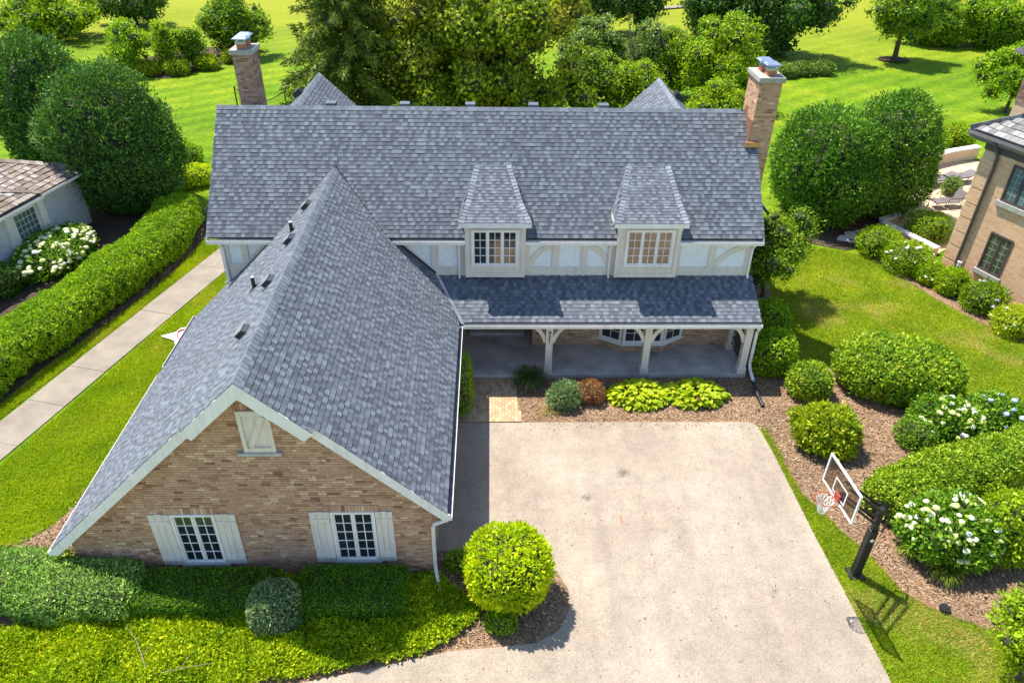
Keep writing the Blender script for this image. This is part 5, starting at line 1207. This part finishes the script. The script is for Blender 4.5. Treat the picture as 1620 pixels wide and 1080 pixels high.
shrub('column_hedge', 'tall narrow clipped shrub against the garage side at the brick walk', 'shrub', G['privet'], (-.98, 19.5, 0), .55, 1.9, 1.75, 4, 3600, .06, .035, 31, zc=.5)
def tuft(name, label, mat, c, r, h, n, W, seed, group=None, cat='ornamental grass', droop=.6):
    rng = np.random.default_rng(seed); a = rng.uniform(0, 6.28, n); k = rng.uniform(.15, 1, n); L = h * rng.uniform(.7, 1.25, n)
    d = np.column_stack([np.cos(a), np.sin(a), np.zeros(n)]); s = np.column_stack([-np.sin(a), np.cos(a), np.zeros(n)]) * (W * rng.uniform(.6, 1.2, n))[:, None] / 2
    base = np.array(c) + d * (r * .18 * k)[:, None]; m1 = base + d * (r * .38 * k)[:, None] + np.array([0, 0, 1]) * (L * .75)[:, None]; m2 = base + d * (r * .8 * k)[:, None] + np.array([0, 0, 1]) * (L * (.95 - .15 * droop * k))[:, None]; tp = base + d * (r * 1.08 * k)[:, None] + np.array([0, 0, 1]) * (L * (.9 - droop * .8 * k))[:, None]
    v = np.stack([base - s * .6, base + s * .6, m1 - s, m1 + s, m2 - s * .8, m2 + s * .8, tp - s * .1, tp + s * .1], 1).reshape(-1, 3)
    f = (np.array([(0, 1, 3, 2), (2, 3, 5, 4), (4, 5, 7, 6)])[None] + (np.arange(n) * 8)[:, None, None]).reshape(-1, 4)
    return tag(link(name, np_mesh(name, [(v, f, 0)], mat)), label, cat, group)
tuft('ornamental_grass', 'dark green grass clump at the edge of the porch next to the brick walk', G['ornament'], (1.32, 20.45, 0), .62, .5, 700, .016, 33)
tuft('dry_grass', 'straw coloured dry grass tuft in the mulch before the blue-green shrub', G['drygrass'], (1.92, 18.98, 0), .38, .14, 220, .012, 34, droop=1.0)
shrub('spruce_shrub', 'small blue-green spruce mound next to the red barberry', 'shrub', G['bspruce'], (2.42, 19.42, 0), 1.0, 1.0, .74, 2.1, 4200, .07, .022, 35, out=.7, tuft=.05, lumps=(3, .12))
shrub('barberry', 'red and orange barberry mound in the porch bed', 'shrub', G['barb'], (3.34, 19.7, 0), .98, .9, .62, 2.1, 3200, .06, .034, 36, lumps=(3.4, .12))
# hostas: every leaf is a piece
def hosta_leaf(seed):
    r = random.Random(seed); mb = MB(); n = 5; V = []; wd = [.02, .085, .11, .08, .004]
    for i in range(n):
        t = i / (n - 1); x = .30 * t; z = .10 * math.sin(t * 2.3) - .05 * t * t
        for s, zz in ((-1, .018), (0, 0), (1, .018)): V.append((x, s * wd[i] * (1 + r.uniform(-.08, .08)), z + (zz if s else -.01)))
    mb.add(V, [f for i in range(n - 1) for f in ((i * 3, i * 3 + 3, i * 3 + 4, i * 3 + 1), (i * 3 + 1, i * 3 + 4, i * 3 + 5, i * 3 + 2))]); return mb.mesh('leaf', G['hosta'])
HL_ = [hosta_leaf(i) for i in range(4)]
def hosta(label, c, rx, ry, h, n, seed, k0=1.0):
    r = thing('hosta', c, label, 'hosta', 'hostas in the porch bed'); rr = random.Random(seed)
    V_ = []; F_ = []
    for i in range(n + 190):
        a = rr.uniform(0, 6.283); k = math.sqrt(rr.random()); k = max(k, .12)
        zz = h * (1 - .66 * k ** 2.6) * rr.uniform(.68, 1.2); x, y = c[0] + rx * .8 * k * math.cos(a), c[1] + ry * .8 * k * math.sin(a)
        a2 = math.atan2(ry * math.sin(a), rx * math.cos(a)) + rr.uniform(-.7, .7); s = k0 * rr.uniform(.7, 1.15)
        m = Matrix.Translation((x, y, c[2] + zz - .05)) @ Matrix.Rotation(a2, 4, 'Z') @ Matrix.Rotation(-.25 + .75 * k + rr.uniform(-.4, .4), 4, 'Y') @ Matrix.Rotation(rr.uniform(-.4, .4), 4, 'X') @ Matrix.Scale(s, 4)
        me = rr.choice(HL_)
        if i < n: link('leaf', me, r, m)
        else:
            o = len(V_); V_ += [tuple(m @ v.co) for v in me.vertices]; F_ += [tuple(q + o for q in p.vertices) for p in me.polygons]
    me = bpy.data.meshes.new('leaves'); me.from_pydata(V_, [], F_); me.materials.append(G['hosta']); link('leaves', me, r, kind='stuff')
    return r
hosta('yellow-green hosta clump in the porch bed, next to the red barberry', (5.02, 19.72, 0), 1.3, .80, .42, 290, 41, .82)
hosta('yellow-green hosta clump in the porch bed, at the far end from the barberry', (6.92, 19.74, 0), 1.32, .78, .42, 290, 42, .82)
shrub('side_shrub', 'shaded round shrub against the porch corner, farther from the camera', 'shrub', G['privet'], (10.45, 23.4, 0), 1.45, 1.35, 1.5, 2.8, 3200, .10, .06, 43)
shrub('side_shrub', 'rose of sharon shrub beside the porch post, half in shade', 'shrub', G['privet'], (9.98, 21.35, 0), 1.4, 1.3, 1.45, 3.0, 3200, .10, .06, 44)
shrub('round_shrub', 'round mid-green shrub standing alone on the mulch by the porch downspout', 'shrub', G['oval'], (10.86, 19.95, 0), 1.36, 1.3, 1.12, 2.3, 3000, .10, .06, 45)
sb = shrub('oval_hedge', 'large oval clipped hedge at the edge of the side lawn', 'hedge', G['oval'], (13.98, 20.25, 0), 3.95, 2.5, 1.62, 2.7, 12000, .115, .075, 46, rotz=-.22, lumps=(2.4, .05))
shrub('golden_shrub', 'golden green rounded shrub on the mulch behind the basketball backboard', 'shrub', G['yellow'], (10.52, 17.42, 0), 1.9, 1.75, 1.12, 2.2, 4200, .14, .075, 47, stray=.16, lumps=(3.2, .15))
shrub('small_round_shrub', 'small round dark shrub at the left of the white hydrangea', 'shrub', G['hyd'], (13.35, 17.36, 0), 1.05, 1.0, .85, 2.4, 2600, .07, .04, 48)
def bloom_mesh(mat, seed):
    v, f = ico(2); v = v * (1 + lump(v, seed, 5, .16))[:, None] * np.array([1, 1, .72]); return np_mesh('bloom', [(v, f, 0)], mat)
BL = {k: [bloom_mesh(MT[k], i) for i in range(2)] for k in ('bloom', 'bloomw', 'bloomb', 'bloompurple')}
def hydrangea(label, c, w, d, h, nleaf, mats, nb, seed, r0, leafmat='hyd', face=(0, -.5), group=None, name='hydrangea', **kw):
    r = thing(name, c, label, 'hydrangea' if name == 'hydrangea' else 'flowering shrub', group)
    link('foliage', np_mesh('foliage', bush_blocks(c, w, d, h, 2.3, nleaf, kw.pop('L', .12), kw.pop('W', .08), seed, lumps=(2.8, .13), stray=.2, **kw), G[leafmat]), r)
    rr = random.Random(seed); cnt = 0
    while cnt < nb:
        u = Vector((rr.gauss(0, 1), rr.gauss(0, 1), abs(rr.gauss(.25, 1)))).normalized()
        if u.x * face[0] + u.y * face[1] < -.25 and rr.random() < .8: continue
        p = Vector((c[0] + u.x * w * .56, c[1] + u.y * d * .56, c[2] + h * .45 + u.z * h * .65)); s = r0 * rr.uniform(.7, 1.25)
        mn = Matrix.Translation(p) @ Matrix.Rotation(rr.uniform(0, 6), 4, 'Z') @ Matrix.Rotation(rr.uniform(-.5, .5), 4, 'X') @ Matrix.Scale(s, 4)
        link('bloom', rr.choice(BL[rr.choice(mats)]), r, mn); cnt += 1
    return r
hydrangea('white and cream hydrangea between the round shrub and the blue one', (14.55, 17.85, 0), 1.95, 1.6, 1.1, 3600, ('bloom', 'bloom', 'bloomw'), 44, 51, .09)
hydrangea('blue flowered hydrangea at the right edge by the side lawn', (16.3, 18.0, 0), 1.7, 1.5, 1.1, 3000, ('bloomb',), 22, 52, .09)
hydrangea('big hydrangea covered in cream and white blooms near the basketball hoop', (12.15, 13.2, 0), 2.35, 1.95, 1.5, 5200, ('bloom', 'bloom', 'bloom', 'bloomw'), 80, 53, .08)
sw_ = link('curved_hedge', np_mesh('curved_hedge', sweep_blocks([(10.75, 14.2), (11.6, 14.75), (12.9, 15.25), (14.3, 15.6), (15.9, 16.2), (17.6, 17.0)], 1.35, 1.10, 2.6, 20000, .09, .058, 54, amp=.10), G['oval'])); tag(sw_, 'long curved clipped hedge behind the basketball hoop running to the right edge', 'hedge')
shrub('light_shrub', 'pale green leafy shrub at the right edge beside the big cream hydrangea', 'shrub', G['bright'], (13.75, 13.1, 0), 1.7, 1.7, 1.75, 2.0, 4200, .13, .06, 55, lumps=(3.2, .16))
tuft('daylily', 'daylily tuft in front of the big cream hydrangea', G['daylily'], (11.72, 12.2, 0), .46, .42, 230, .022, 56, 'daylilies', 'daylily')
tuft('daylily', 'daylily tuft at the left foot of the big cream hydrangea', G['daylily'], (11.2, 12.95, 0), .44, .40, 220, .022, 57, 'daylilies', 'daylily')
tuft('daylily', 'daylily tuft under the pale green shrub at the right edge', G['daylily'], (13.45, 12.75, 0), .55, .45, 260, .022, 58, 'daylilies', 'daylily')
tree('ornamental_tree', 'bright green ornamental tree cut off by the lower right corner', G['bright'], (11.95, 9.5), 2.6, 1.15, 1.0, 1.0, 60, .34, 7000, .13, .06, 59, tr=.05, zc=1.55)
mb = MB(); mb.tube([(11.24, 11.24, 0), (11.24, 11.24, .09)], .11, 14); mb.tube([(11.24, 11.24, .08), (11.24, 11.24, .13)], [.135, .125], 14); mb.tube([(11.24, 11.24, .12), (11.24, 11.24, .15)], [.09, .07], 14)
tag(mb.build('garden_light', MT['black']), 'small round black well light at the mulch edge in the lower right', 'garden light')
# windblown leaves and bark bits on the drive
q = np.concatenate([scatter([(-1.2, 13.3), (8.4, 18.3), (8.8, 9), (-2, 9.2)], 170, (BEDS['front'],)), np.column_stack([RNG.uniform(1.2, 8.4, 160), 18.36 - np.abs(RNG.normal(0, .18, 160))])])
P = np.column_stack([q, np.full(len(q), .03)]); Nn = unit(np.column_stack([RNG.normal(0, .4, (len(q), 2)), np.ones(len(q))]))
link('leaf_litter', np_mesh('leaf_litter', [leaf_block(P, Nn, .055, .03, .1, .1, .5)], MT['chip']), kind='stuff')
# basketball hoop
B = thing('basketball_hoop', (9.45, 12.35, 0), 'basketball hoop with black padded pole and clear white-framed backboard beside the driveway', 'basketball hoop')
mb = MB(); mb.box(9.26, 9.64, 12.16, 12.54, .0, .05); mb.build('base_plate', MT['black'], B)
mb = MB(); mb.box(9.385, 9.515, 12.285, 12.415, .05, 2.45); mb.build('pole', MT['black'], B)
mb = MB(); mb.box(9.345, 9.555, 12.245, 12.455, .06, 1.72); mb.build('pole_pad', MT['pad'], B, bevel=.03)
mb = MB(); v, f = [], []
pad_e = MB(); pad_e.tube([(9.45, 12.241, 1.42), (9.45, 12.235, 1.42)], .055, 14); pad_e.build('emblem', MT['white'], B)
for dy in (-.13, .13):
    mb = MB(); mb.bar((9.5, 12.35 + dy, 2.38), (8.18, 12.03 + dy, 3.55), .04, .06); mb.build('upper_arm', MT['black'], B)
    mb = MB(); mb.bar((9.45, 12.35 + dy, 1.95), (8.18, 12.03 + dy, 3.18), .04, .06); mb.build('lower_arm', MT['black'], B)
mb = MB(); mb.bar((9.5, 12.35, 2.4), (9.8, 12.42, 2.0), .045, .045); mb.bar((9.8, 12.42, 2.0), (9.72, 12.40, 1.55), .035, .035); mb.bar((9.72, 12.40, 1.57), (9.5, 12.35, 1.75), .03, .03); mb.build('height_crank', MT['black'], B)
bd = Fr((8.10, 11.30, 3.06), (-.12, 1.43, 0), (0, 0, 1)); BWd, BH = 1.43, .87
if bd.n.x > 0: bd.n = -bd.n
mb = MB(); bd.box(mb, .03, BWd - .03, .03, BH - .03, -.008, .008); gl0 = mb.build('backboard', MT['clear'], B)
mb = MB(); 
for a, b, c, d in ((0, BWd, 0, .045), (0, BWd, BH - .045, BH), (0, .045, .045, BH - .045), (BWd - .045, BWd, .045, BH - .045)): bd.box(mb, a, b, c, d, -.02, .022)
mb.build('frame', MT['white'], gl0)
mb = MB(); s0, s1 = BWd / 2 - .28, BWd / 2 + .28
for a, b, c, d in ((s0, s1, .12, .155), (s0, s1, .5, .535), (s0, s0 + .035, .155, .5), (s1 - .035, s1, .155, .5)): bd.box(mb, a, b, c, d, .009, .014)
mb.build('shooter_square', MT['white'], gl0)
mb = MB(); bd.box(mb, BWd / 2 - .1, BWd / 2 + .1, .07, .25, .012, .05); mb.build('rim_mount', MT['orange'], B); mb = MB(); bd.box(mb, BWd / 2 - .09, BWd / 2 + .09, .05, .2, -.09, -.02); mb.build('rim_spring', MT['bluepurple'], B)
rc = bd.p(BWd / 2, .10, .30); mb = MB(); rr_ = .225
mb.tube([(rc.x + rr_ * math.cos(t), rc.y + rr_ * math.sin(t), rc.z) for t in (6.2832 * i / 28 for i in range(29))], .012, 6, cap=False); mb.build('rim', MT['orange'], B)
mb = MB(); ring = lambda k, off: [Vector((rc.x + (rr_ - .02) * (1 - .62 * (k / 4) ** .8) * math.cos(6.2832 * (i + off) / 12), rc.y + (rr_ - .02) * (1 - .62 * (k / 4) ** .8) * math.sin(6.2832 * (i + off) / 12), rc.z - .42 * k / 4)) for i in range(12)]
for k in range(4):
    A, Bq = ring(k, .5 * (k % 2)), ring(k + 1, .5 * ((k + 1) % 2))
    for i in range(12):
        j = i if k % 2 == 0 else (i + 1) % 12
        mb.tube([A[i], Bq[j]], .008, 4); mb.tube([A[i], Bq[(j - 1) % 12]], .008, 4)
mb.build('net', MT['net'], B)
# white plastic sheet with a hose left on the side lawn
T_ = thing('plastic_sheet', (-11.7, 23.4, 0), 'white plastic sheet lying crumpled on the grass beside the garage roof', 'plastic sheet')
bm = bmesh.new(); out = [(-12.35, 23.36), (-11.9, 23.65), (-11.85, 23.95), (-11.25, 24.1), (-10.9, 23.8), (-10.95, 23.0), (-11.25, 22.55), (-11.7, 22.9), (-11.75, 23.1)]
rg2 = random.Random(4); cx, cy = -11.5, 23.4; mb = MB(); n = len(out); rings = []
for k in (0.0, .35, .7, 1.0): rings.append([(cx + (x - cx) * k, cy + (y - cy) * k, .05 + rg2.uniform(0, .09)) for x, y in out])
V = [p for r_ in rings for p in r_]; mb.add(V, [(k * n + i, k * n + (i + 1) % n, (k + 1) * n + (i + 1) % n, (k + 1) * n + i) for k in range(3) for i in range(n)]); mb.build('sheet', MT['tarp'], T_)
mb = MB(); mb.tube([(-11.42 + (.3 + .05 * math.sin(t * 3)) * math.cos(t) * 1.1, 23.4 + (.36 + .05 * math.sin(t * 2.2)) * math.sin(t), .17 + .02 * math.sin(t * 1.7)) for t in (i * .3 for i in range(52))], .022, 6)
tag(mb.build('coiled_hose', MT['cord']), 'red coiled hose lying on the white plastic sheet', 'hose')

# ================================================================== plants at the sides
lh = link('long_hedge', np_mesh('long_hedge', sweep_blocks([(-18.8, 14.5), (-17.7, 19.0), (-16.9, 21.6), (-16.1, 24.2), (-15.35, 27.3), (-14.8, 30.5), (-14.85, 32.6), (-15.3, 33.9)], 1.95, 1.30, 2.9, 62000, .088, .058, 61, amp=.10, out=.45), G['privet'])); tag(lh, 'long bright green clipped hedge beside the concrete sidewalk', 'hedge')
hydrangea('cream hydrangea in full bloom under the white house window', (-18.95, 29.3, 0), 2.5, 4.2, 1.15, 5200, ('bloom', 'bloom', 'bloom', 'bloomw'), 125, 62, .105, face=(1, -.3))
shrub('dark_shrub', 'dark green shrub at the left edge below the white house window', 'shrub', G['dark'], (-19.9, 26.6, 0), 1.5, 1.6, 1.2, 2.2, 2200, .11, .06, 63)
shrub('yew_tree', 'huge dark evergreen beside the white house shake roof, the nearer of the joined pair', 'evergreen', G['arb'], (-18.2, 35.2, 0), 5.0, 4.6, 7.0, 2.3, 42000, .15, .07, 64, lumps=(2.4, .17), spray=.80, samp=.46, zc=.40, out=.6, up=.35, tuft=.12)
shrub('yew_tree', 'huge dark evergreen at the left, behind the nearer one of the joined pair', 'evergreen', G['arb'], (-22.9, 39.6, 0), 4.7, 4.6, 6.5, 2.2, 30000, .17, .08, 65, lumps=(2.4, .17), spray=.80, samp=.46, zc=.40, out=.6, up=.35, tuft=.12)
YW2 = bush_blocks((16.6, 34.4, 0), 4.9, 4.6, 5.15, 2.0, 30000, .15, .07, 66, lumps=(2.4, .14), spray=.66, samp=.38, zc=.44, out=.55, up=.3, tuft=.10) + bush_blocks((19.85, 35.2, 0), 3.5, 4.2, 5.75, 2.0, 24000, .15, .07, 67, lumps=(2.4, .14), spray=.66, samp=.38, zc=.44, out=.55, up=.3, tuft=.10)
tag(link('yew_tree', np_mesh('yew_tree', YW2, G['yew2'])), 'large clipped dark evergreen with two rounded tops right of the house', 'evergreen')
tree('crabapple_tree', 'small dark green tree against the right end of the house', G['tree'], (11.3, 26.4), 3.9, 1.6, 1.7, 1.7, 75, .5, 9500, .12, .065, 68, tr=.09, zc=2.25)
shrub('hedge_block', 'green hedge between the white capped wall and the buff brick house', 'hedge', G['privet'], (21.0, 32.0, 0), 1.7, 1.7, 1.15, 3.2, 3000, .09, .055, 69)
shrub('patio_shrub', 'small pale shrub on the patio at the quoined corner', 'shrub', G['pale'], (24.8, 37.2, 0), .85, .8, .95, 2.0, 900, .11, .05, 70, lumps=(3, .15))
for i, (x, y, w, h, L_, m, nb_) in enumerate(((17.95, 30.4, 1.9, 1.1, 'bushy bright green perennial in the bed, nearest to the flagstones', 'bright', 0), (18.5, 28.85, 1.9, 1.15, 'white flowered perennial in the bed along the buff brick wall, with the most blooms', 'bright', 14), (19.0, 27.75, 1.15, .8, 'low green perennial with white flowers by the foot of the brown downspout', 'bright', 5), (19.45, 26.8, 1.2, 1.0, 'plain green perennial just below the white drain pipe', 'bright', 0), (20.05, 25.5, 1.6, 1.05, 'leafy perennial with a few lilac and white flowers under the lower window', 'tree', 8), (20.5, 23.9, 1.8, .8, 'yellow-green hosta-like perennial in the bed at the right edge', 'hosta', 5))):
    hydrangea(L_, (x, y, 0), w, w * .9, h, 2600, ('bloomw',) if i != 4 else ('bloomw', 'bloompurple'), nb_, 80 + i, .07, leafmat=m, face=(-.5, -.5), group='perennials along the buff brick wall', name='perennial', L=.12, W=.05)
shrub('low_hedge', 'small dark shrub by the lawn behind the left end of the house', 'shrub', G['privet'], (-17.2, 41.0, 0), 1.5, 1.4, 1.15, 2.2, 1500, .12, .07, 91)
shrub('low_hedge', 'bright green low hedge beside the left end of the house', 'shrub', G['lime'], (-16.2, 38.0, 0), 2.9, 1.5, .95, 2.6, 3600, .11, .065, 92, rotz=.5)
# ================================================================== trees and shrubs beyond the house
def conifer(label, base, h, r, seed, n=150):
    root = thing('spruce_tree', (*base, 0), label, 'conifer'); rng = np.random.default_rng(seed); tk = MB()
    tk.tube([(*base, -.05), (base[0], base[1], h * .5), (base[0], base[1], h)], [.28, .18, .03], 9); tk.build('trunk', MT['bark'], root, smooth=True)
    Ps, Ns = [], []; br = MB()
    for i in range(n):
        t = (i + rng.uniform(0, 1)) / n; z = .6 + (h - .6) * t; Lb = r * (1 - t) ** .8 * rng.uniform(.75, 1.12) + .25; a = i * 2.399 + rng.uniform(-.3, .3)
        k = max(4, int(Lb * 130)); s = rng.uniform(.08, 1, k); d = np.array([math.cos(a), math.sin(a), 0]); sd = np.array([-d[1], d[0], 0])
        droop = -.55 * Lb * s ** 1.5 * (1 - t) + .25 * Lb * np.clip(s - .7, 0, 1)
        wd = .34 * (1 - .6 * s) * rng.uniform(-1, 1, k) * min(1, Lb)
        Ps.append(np.array([base[0], base[1], z]) + d * (s * Lb)[:, None] + sd * wd[:, None] + np.column_stack([np.zeros(k), np.zeros(k), droop - np.abs(rng.normal(0, .16, k))]))
        Ns.append(np.tile(d * .9 + np.array([0, 0, .25]), (k, 1)))
        e = np.array([base[0], base[1], z]) + d * Lb * .9 + np.array([0, 0, -.45 * Lb * (1 - t)])
        if i % 2 == 0: br.tube([(base[0], base[1], z), tuple((np.array([base[0], base[1], z]) + e) / 2 + np.array([0, 0, .1 * Lb])), tuple(e)], [.04, .03, .012], 4)
    br.build('branches', MT['bark'], root)
    P = np.concatenate(Ps); Nn = unit(np.concatenate(Ns)); link('crown', np_mesh('crown', [leaf_block(P, Nn, .30, .075, .55, -.55, .7)], G['spruce']), root)
    return root
conifer('tall spruce with drooping dark branches rising behind the left roof wing', (-8.4, 46.0), 13.0, 5.0, 101, 190)
tree('maple_tree', 'broad olive green maple rising behind the middle of the roof', G['maple'], (-.9, 47.5), 12.5, 6.6, 5.4, 6.2, 260, 1.0, 52000, .26, .18, 102, tr=.3, zc=5.6, limbs=10)
tree('dark_conifer_tree', 'dark blue-green tree behind the right shoulder of the maple', G['dark'], (8.4, 74), 6.5, 3.2, 2.6, 2.8, 55, .9, 7000, .28, .16, 103, tr=.2, zc=3.0)
tree('loose_tree', 'grey-green loose tree between the maple and the thin bare tree', G['pale'], (7.3, 58), 4.8, 2.7, 2.2, 2.5, 70, .7, 9500, .2, .12, 104, tr=.12, zc=2.5)
tree('round_tree', 'mid green bushy tree at the lower right edge of the maple', G['tree'], (6.2, 50.5), 4.2, 2.2, 2.0, 2.3, 60, .7, 9500, .18, .11, 105, tr=.12, zc=2.2)
tree('round_tree', 'yellowish bushy tree behind the small right roof wing', G['bright'], (9.2, 50), 3.6, 2.3, 1.9, 1.9, 55, .65, 8000, .17, .1, 106, tr=.1, zc=1.9)
def barestems(root):
    mb = MB(); r = random.Random(9)
    b = Vector(root.location)
    for i in range(12):
        e = b + Vector((r.uniform(-1.6, 1.6), r.uniform(-1.2, .6), r.uniform(2.5, 6))); m_ = b.lerp(e, .5) + Vector((r.uniform(-.4, .4), 0, .3)); mb.tube([b + Vector((0, 0, .2)), m_, e], [.07, .05, .015], 5)
    mb.build('bare_stems', MT['twig'], root)
tree('thin_tree', 'slender half bare tree with pale stems between the maple and the bright tree', G['pale'], (11.2, 56), 6.2, 1.7, 1.4, 2.9, 42, .55, 5200, .19, .1, 107, tr=.09, zc=2.9, hollow=.2, extra=barestems)
tree('thin_tree', 'slender tree with crooked pale branches left of the bright green tree', G['tree'], (13.0, 55), 5.6, 1.6, 1.5, 2.6, 40, .55, 5200, .19, .1, 108, tr=.09, zc=2.7, hollow=.2, extra=barestems)
tree('bright_tree', 'bright green tree in front of the dark trees, left of the right chimney', G['bright'], (16.0, 53.0), 6.0, 3.2, 2.6, 2.9, 110, .75, 16000, .2, .12, 109, tr=.14, zc=3.0)
tree('bright_tree', 'yellow-green low tree just left of the right chimney base', G['bright'], (14.2, 46.5), 3.6, 2.3, 1.8, 1.9, 60, .6, 8000, .17, .1, 110, tr=.1, zc=1.8)
tree('dark_tree', 'dark tall tree with bare trunk behind the bright green tree', G['dark'], (19.8, 70), 8.5, 3.9, 3.4, 3.6, 110, 1.0, 14000, .28, .17, 111, tr=.28, zc=3.9)
tree('dark_tree', 'wide dark tree with several trunks shading the lawn behind the right chimney', G['dark'], (25.6, 68.0), 9.0, 5.2, 4.2, 3.6, 150, 1.05, 20000, .28, .17, 112, tr=.36, zc=4.3, limbs=14)
tree('dark_tree', 'dark tree at the top edge behind the slender bare trees', G['dark'], (14.2, 76), 7.5, 3.4, 3.0, 3.2, 70, 1.0, 9000, .28, .17, 114, tr=.25, zc=3.6)
tree('lawn_tree', 'single round tree standing alone on the back lawn at the right', G['tree'], (35.3, 67.0), 6.6, 3.3, 3.0, 2.4, 90, .8, 12000, .24, .14, 113, tr=.22, zc=3.9)
mb = MB(); n = 18
mb.prism([(35.3 + 1.3 * math.cos(6.283 * i / n), 66.9 + 1.0 * math.sin(6.283 * i / n), .0) for i in range(n)], (0, 0, .06)); o = mb.build('tree_ring', MT['soil']); o['kind'] = 'structure'
for i, (x, y, w, h, L_) in enumerate(((41.2, 74.0, 4.6, 4.6, 'leafy green tree at the edge of the back lawn, right of the lone tree'), (46.0, 73.0, 5.2, 5.0, 'leafy green tree at the top right, second from the lone tree'), (51.0, 70.5, 5.6, 5.2, 'leafy green tree at the right end of the back row'), (44.0, 80.0, 5.4, 5.5, 'leafy green tree in the second rank behind the back row at the top right'))):
    tree('lawn_edge_tree', L_, G['privet' if i % 2 else 'tree'], (x, y), h, w * .66, w * .55, h * .52, 80, .85, 10500, .26, .15, 120 + i, tr=.15, zc=h * .5, group='trees edging the back lawn')
tree('overhanging_tree', 'light green tree leaning over the lawn beside the buff brick house', G['privet'], (36.6, 52.0), 4.4, 2.7, 2.2, 1.8, 75, .6, 9500, .2, .12, 126, tr=.12, zc=2.6)
for i, (x, y, w, h, L_) in enumerate(((27.4, 44.6, 2.0, 1.1, 'low yellow-green shrub in front of the patio wall, the left one'), (29.3, 45.2, 2.2, 1.2, 'low yellow-green shrub behind the patio wall, the right one'))):
    shrub('lawn_shrub', L_, 'shrub', G['bright'], (x, y, 0), w, w * .8, h, 2.0, 2000, .14, .07, 130 + i, lumps=(3, .15))
for i, (x, y, w, h, L_) in enumerate(((19.0, 64.5, 4.2, 2.6, 'dark undergrowth shrub below the tall dark tree, left of the right chimney cap'), (22.3, 66.0, 4.0, 2.4, 'dark undergrowth shrub between the trunks of the dark trees'), (42.5, 73.2, 5.0, 2.6, 'leafy shrub below the first tree right of the lone lawn tree'), (48.0, 72.4, 5.4, 2.6, 'leafy shrub below the back row of trees at the top right'))):
    shrub('undergrowth_shrub', L_, 'shrub', G['dark' if i < 2 else 'tree'], (x, y, 0), w, w * .7, h, 2.1, 4200, .26, .14, 160 + i, lumps=(3, .16), spray=.6, samp=.25)
for i, (x, y) in enumerate(((23.4, 61.0), (25.1, 61.6), (26.9, 62.0))):
    shrub('shade_plant', ('pale leafy shade plant under the dark trees, leftmost of three', 'pale leafy shade plant under the dark trees, middle of three', 'pale leafy shade plant under the dark trees, rightmost of three')[i], 'shrub', G['pale'], (x, y, 0), 2.1, 1.7, .85, 2.2, 1700, .2, .1, 134 + i, lumps=(3, .14), group='shade plants under the dark trees')
# left background
tree('back_tree', 'yellow-green tree at the upper left corner', G['bright'], (-39.5, 72.0), 4.6, 5.2, 4.0, 2.6, 80, .9, 11000, .26, .15, 141, tr=.2)
tree('back_tree', 'dark spreading tree behind the yellow-green one at the upper left', G['dark'], (-34.5, 78.0), 4.6, 3.6, 3.0, 2.4, 55, .9, 7500, .28, .16, 142, tr=.2)
tree('back_tree', 'light green tree directly behind the big dark evergreens', G['privet'], (-28.0, 60.5), 4.0, 1.9, 1.8, 2.0, 42, .65, 6000, .2, .12, 143, tr=.12)
tree('back_tree', 'upright bright green tree at the left end of the shrub bed on the lawn', G['bright'], (-25.2, 61.4), 4.2, 1.3, 1.3, 2.2, 36, .5, 4800, .19, .11, 144, tr=.09)
tree('back_tree', 'narrow dark green tree in the middle of the shrub bed on the lawn', G['tree'], (-23.6, 62.2), 3.3, 1.05, 1.0, 1.7, 28, .45, 3600, .18, .1, 145, tr=.08)
tree('back_tree', 'broad dark green tree behind the left chimney', G['tree'], (-21.4, 66.6), 5.0, 2.9, 2.4, 2.6, 70, .75, 9500, .23, .14, 146, tr=.16)
for i, (x, y) in enumerate(((-26.6, 59.9), (-24.4, 60.2), (-22.6, 61.8), (-21.0, 64.0))):
    shrub('bed_shrub', ('low yellow shrub in the lawn bed, first from the left', 'low yellow shrub in the lawn bed, second from the left', 'low yellow shrub in the lawn bed, third from the left', 'low yellow shrub in the lawn bed, just left of the chimney')[i], 'shrub', G['yellow'], (x, y, 0), 1.9, 1.5, .95, 2.1, 1500, .17, .09, 150 + i, lumps=(3, .14), group='low shrubs in the lawn bed')
tree('edge_tree', 'grey-green tree at the left edge behind the dark evergreens', G['pale'], (-33.8, 53.5), 3.6, 2.0, 1.8, 1.8, 40, .65, 5000, .2, .12, 156, tr=.12)
# far path and the black net on green posts
sheet('far_path', [(2, 84.0), (9, 84.6), (16, 86.9), (26, 91), (26, 92.2), (16, 88.2), (9, 86.0), (2, 85.3)], .16, MT['walkconc'])
NT = thing('net_fence', (-13.2, 48.5, 0), 'black net sagging from a thin green post on the lawn behind the roof', 'net')
posts_ = [(-16.6, 49.3), (-13.2, 48.5), (-10.4, 47.6)]
for x, y in posts_: mb = MB(); mb.tube([(x, y, 0), (x, y, 2.1)], .045, 8); mb.build('post', MT['vent'], NT)
for (a, b), k in zip(zip(posts_, posts_[1:]), (0, 1)):
    mb = MB(); n = 16; tp = [Vector((a[0] + (b[0] - a[0]) * i / n, a[1] + (b[1] - a[1]) * i / n, 2.05 - .75 * math.sin(math.pi * i / n))) for i in range(n + 1)]
    mb.tube(tp, .03, 5)
    for i in range(n + 1): mb.tube([tp[i], (tp[i].x, tp[i].y, .05)], .005, 3)
    for r_ in range(1, 7): mb.tube([Vector((p.x, p.y, p.z * r_ / 7)) for p in tp], .005, 3)
    mb.build('net', MT['black'], NT)
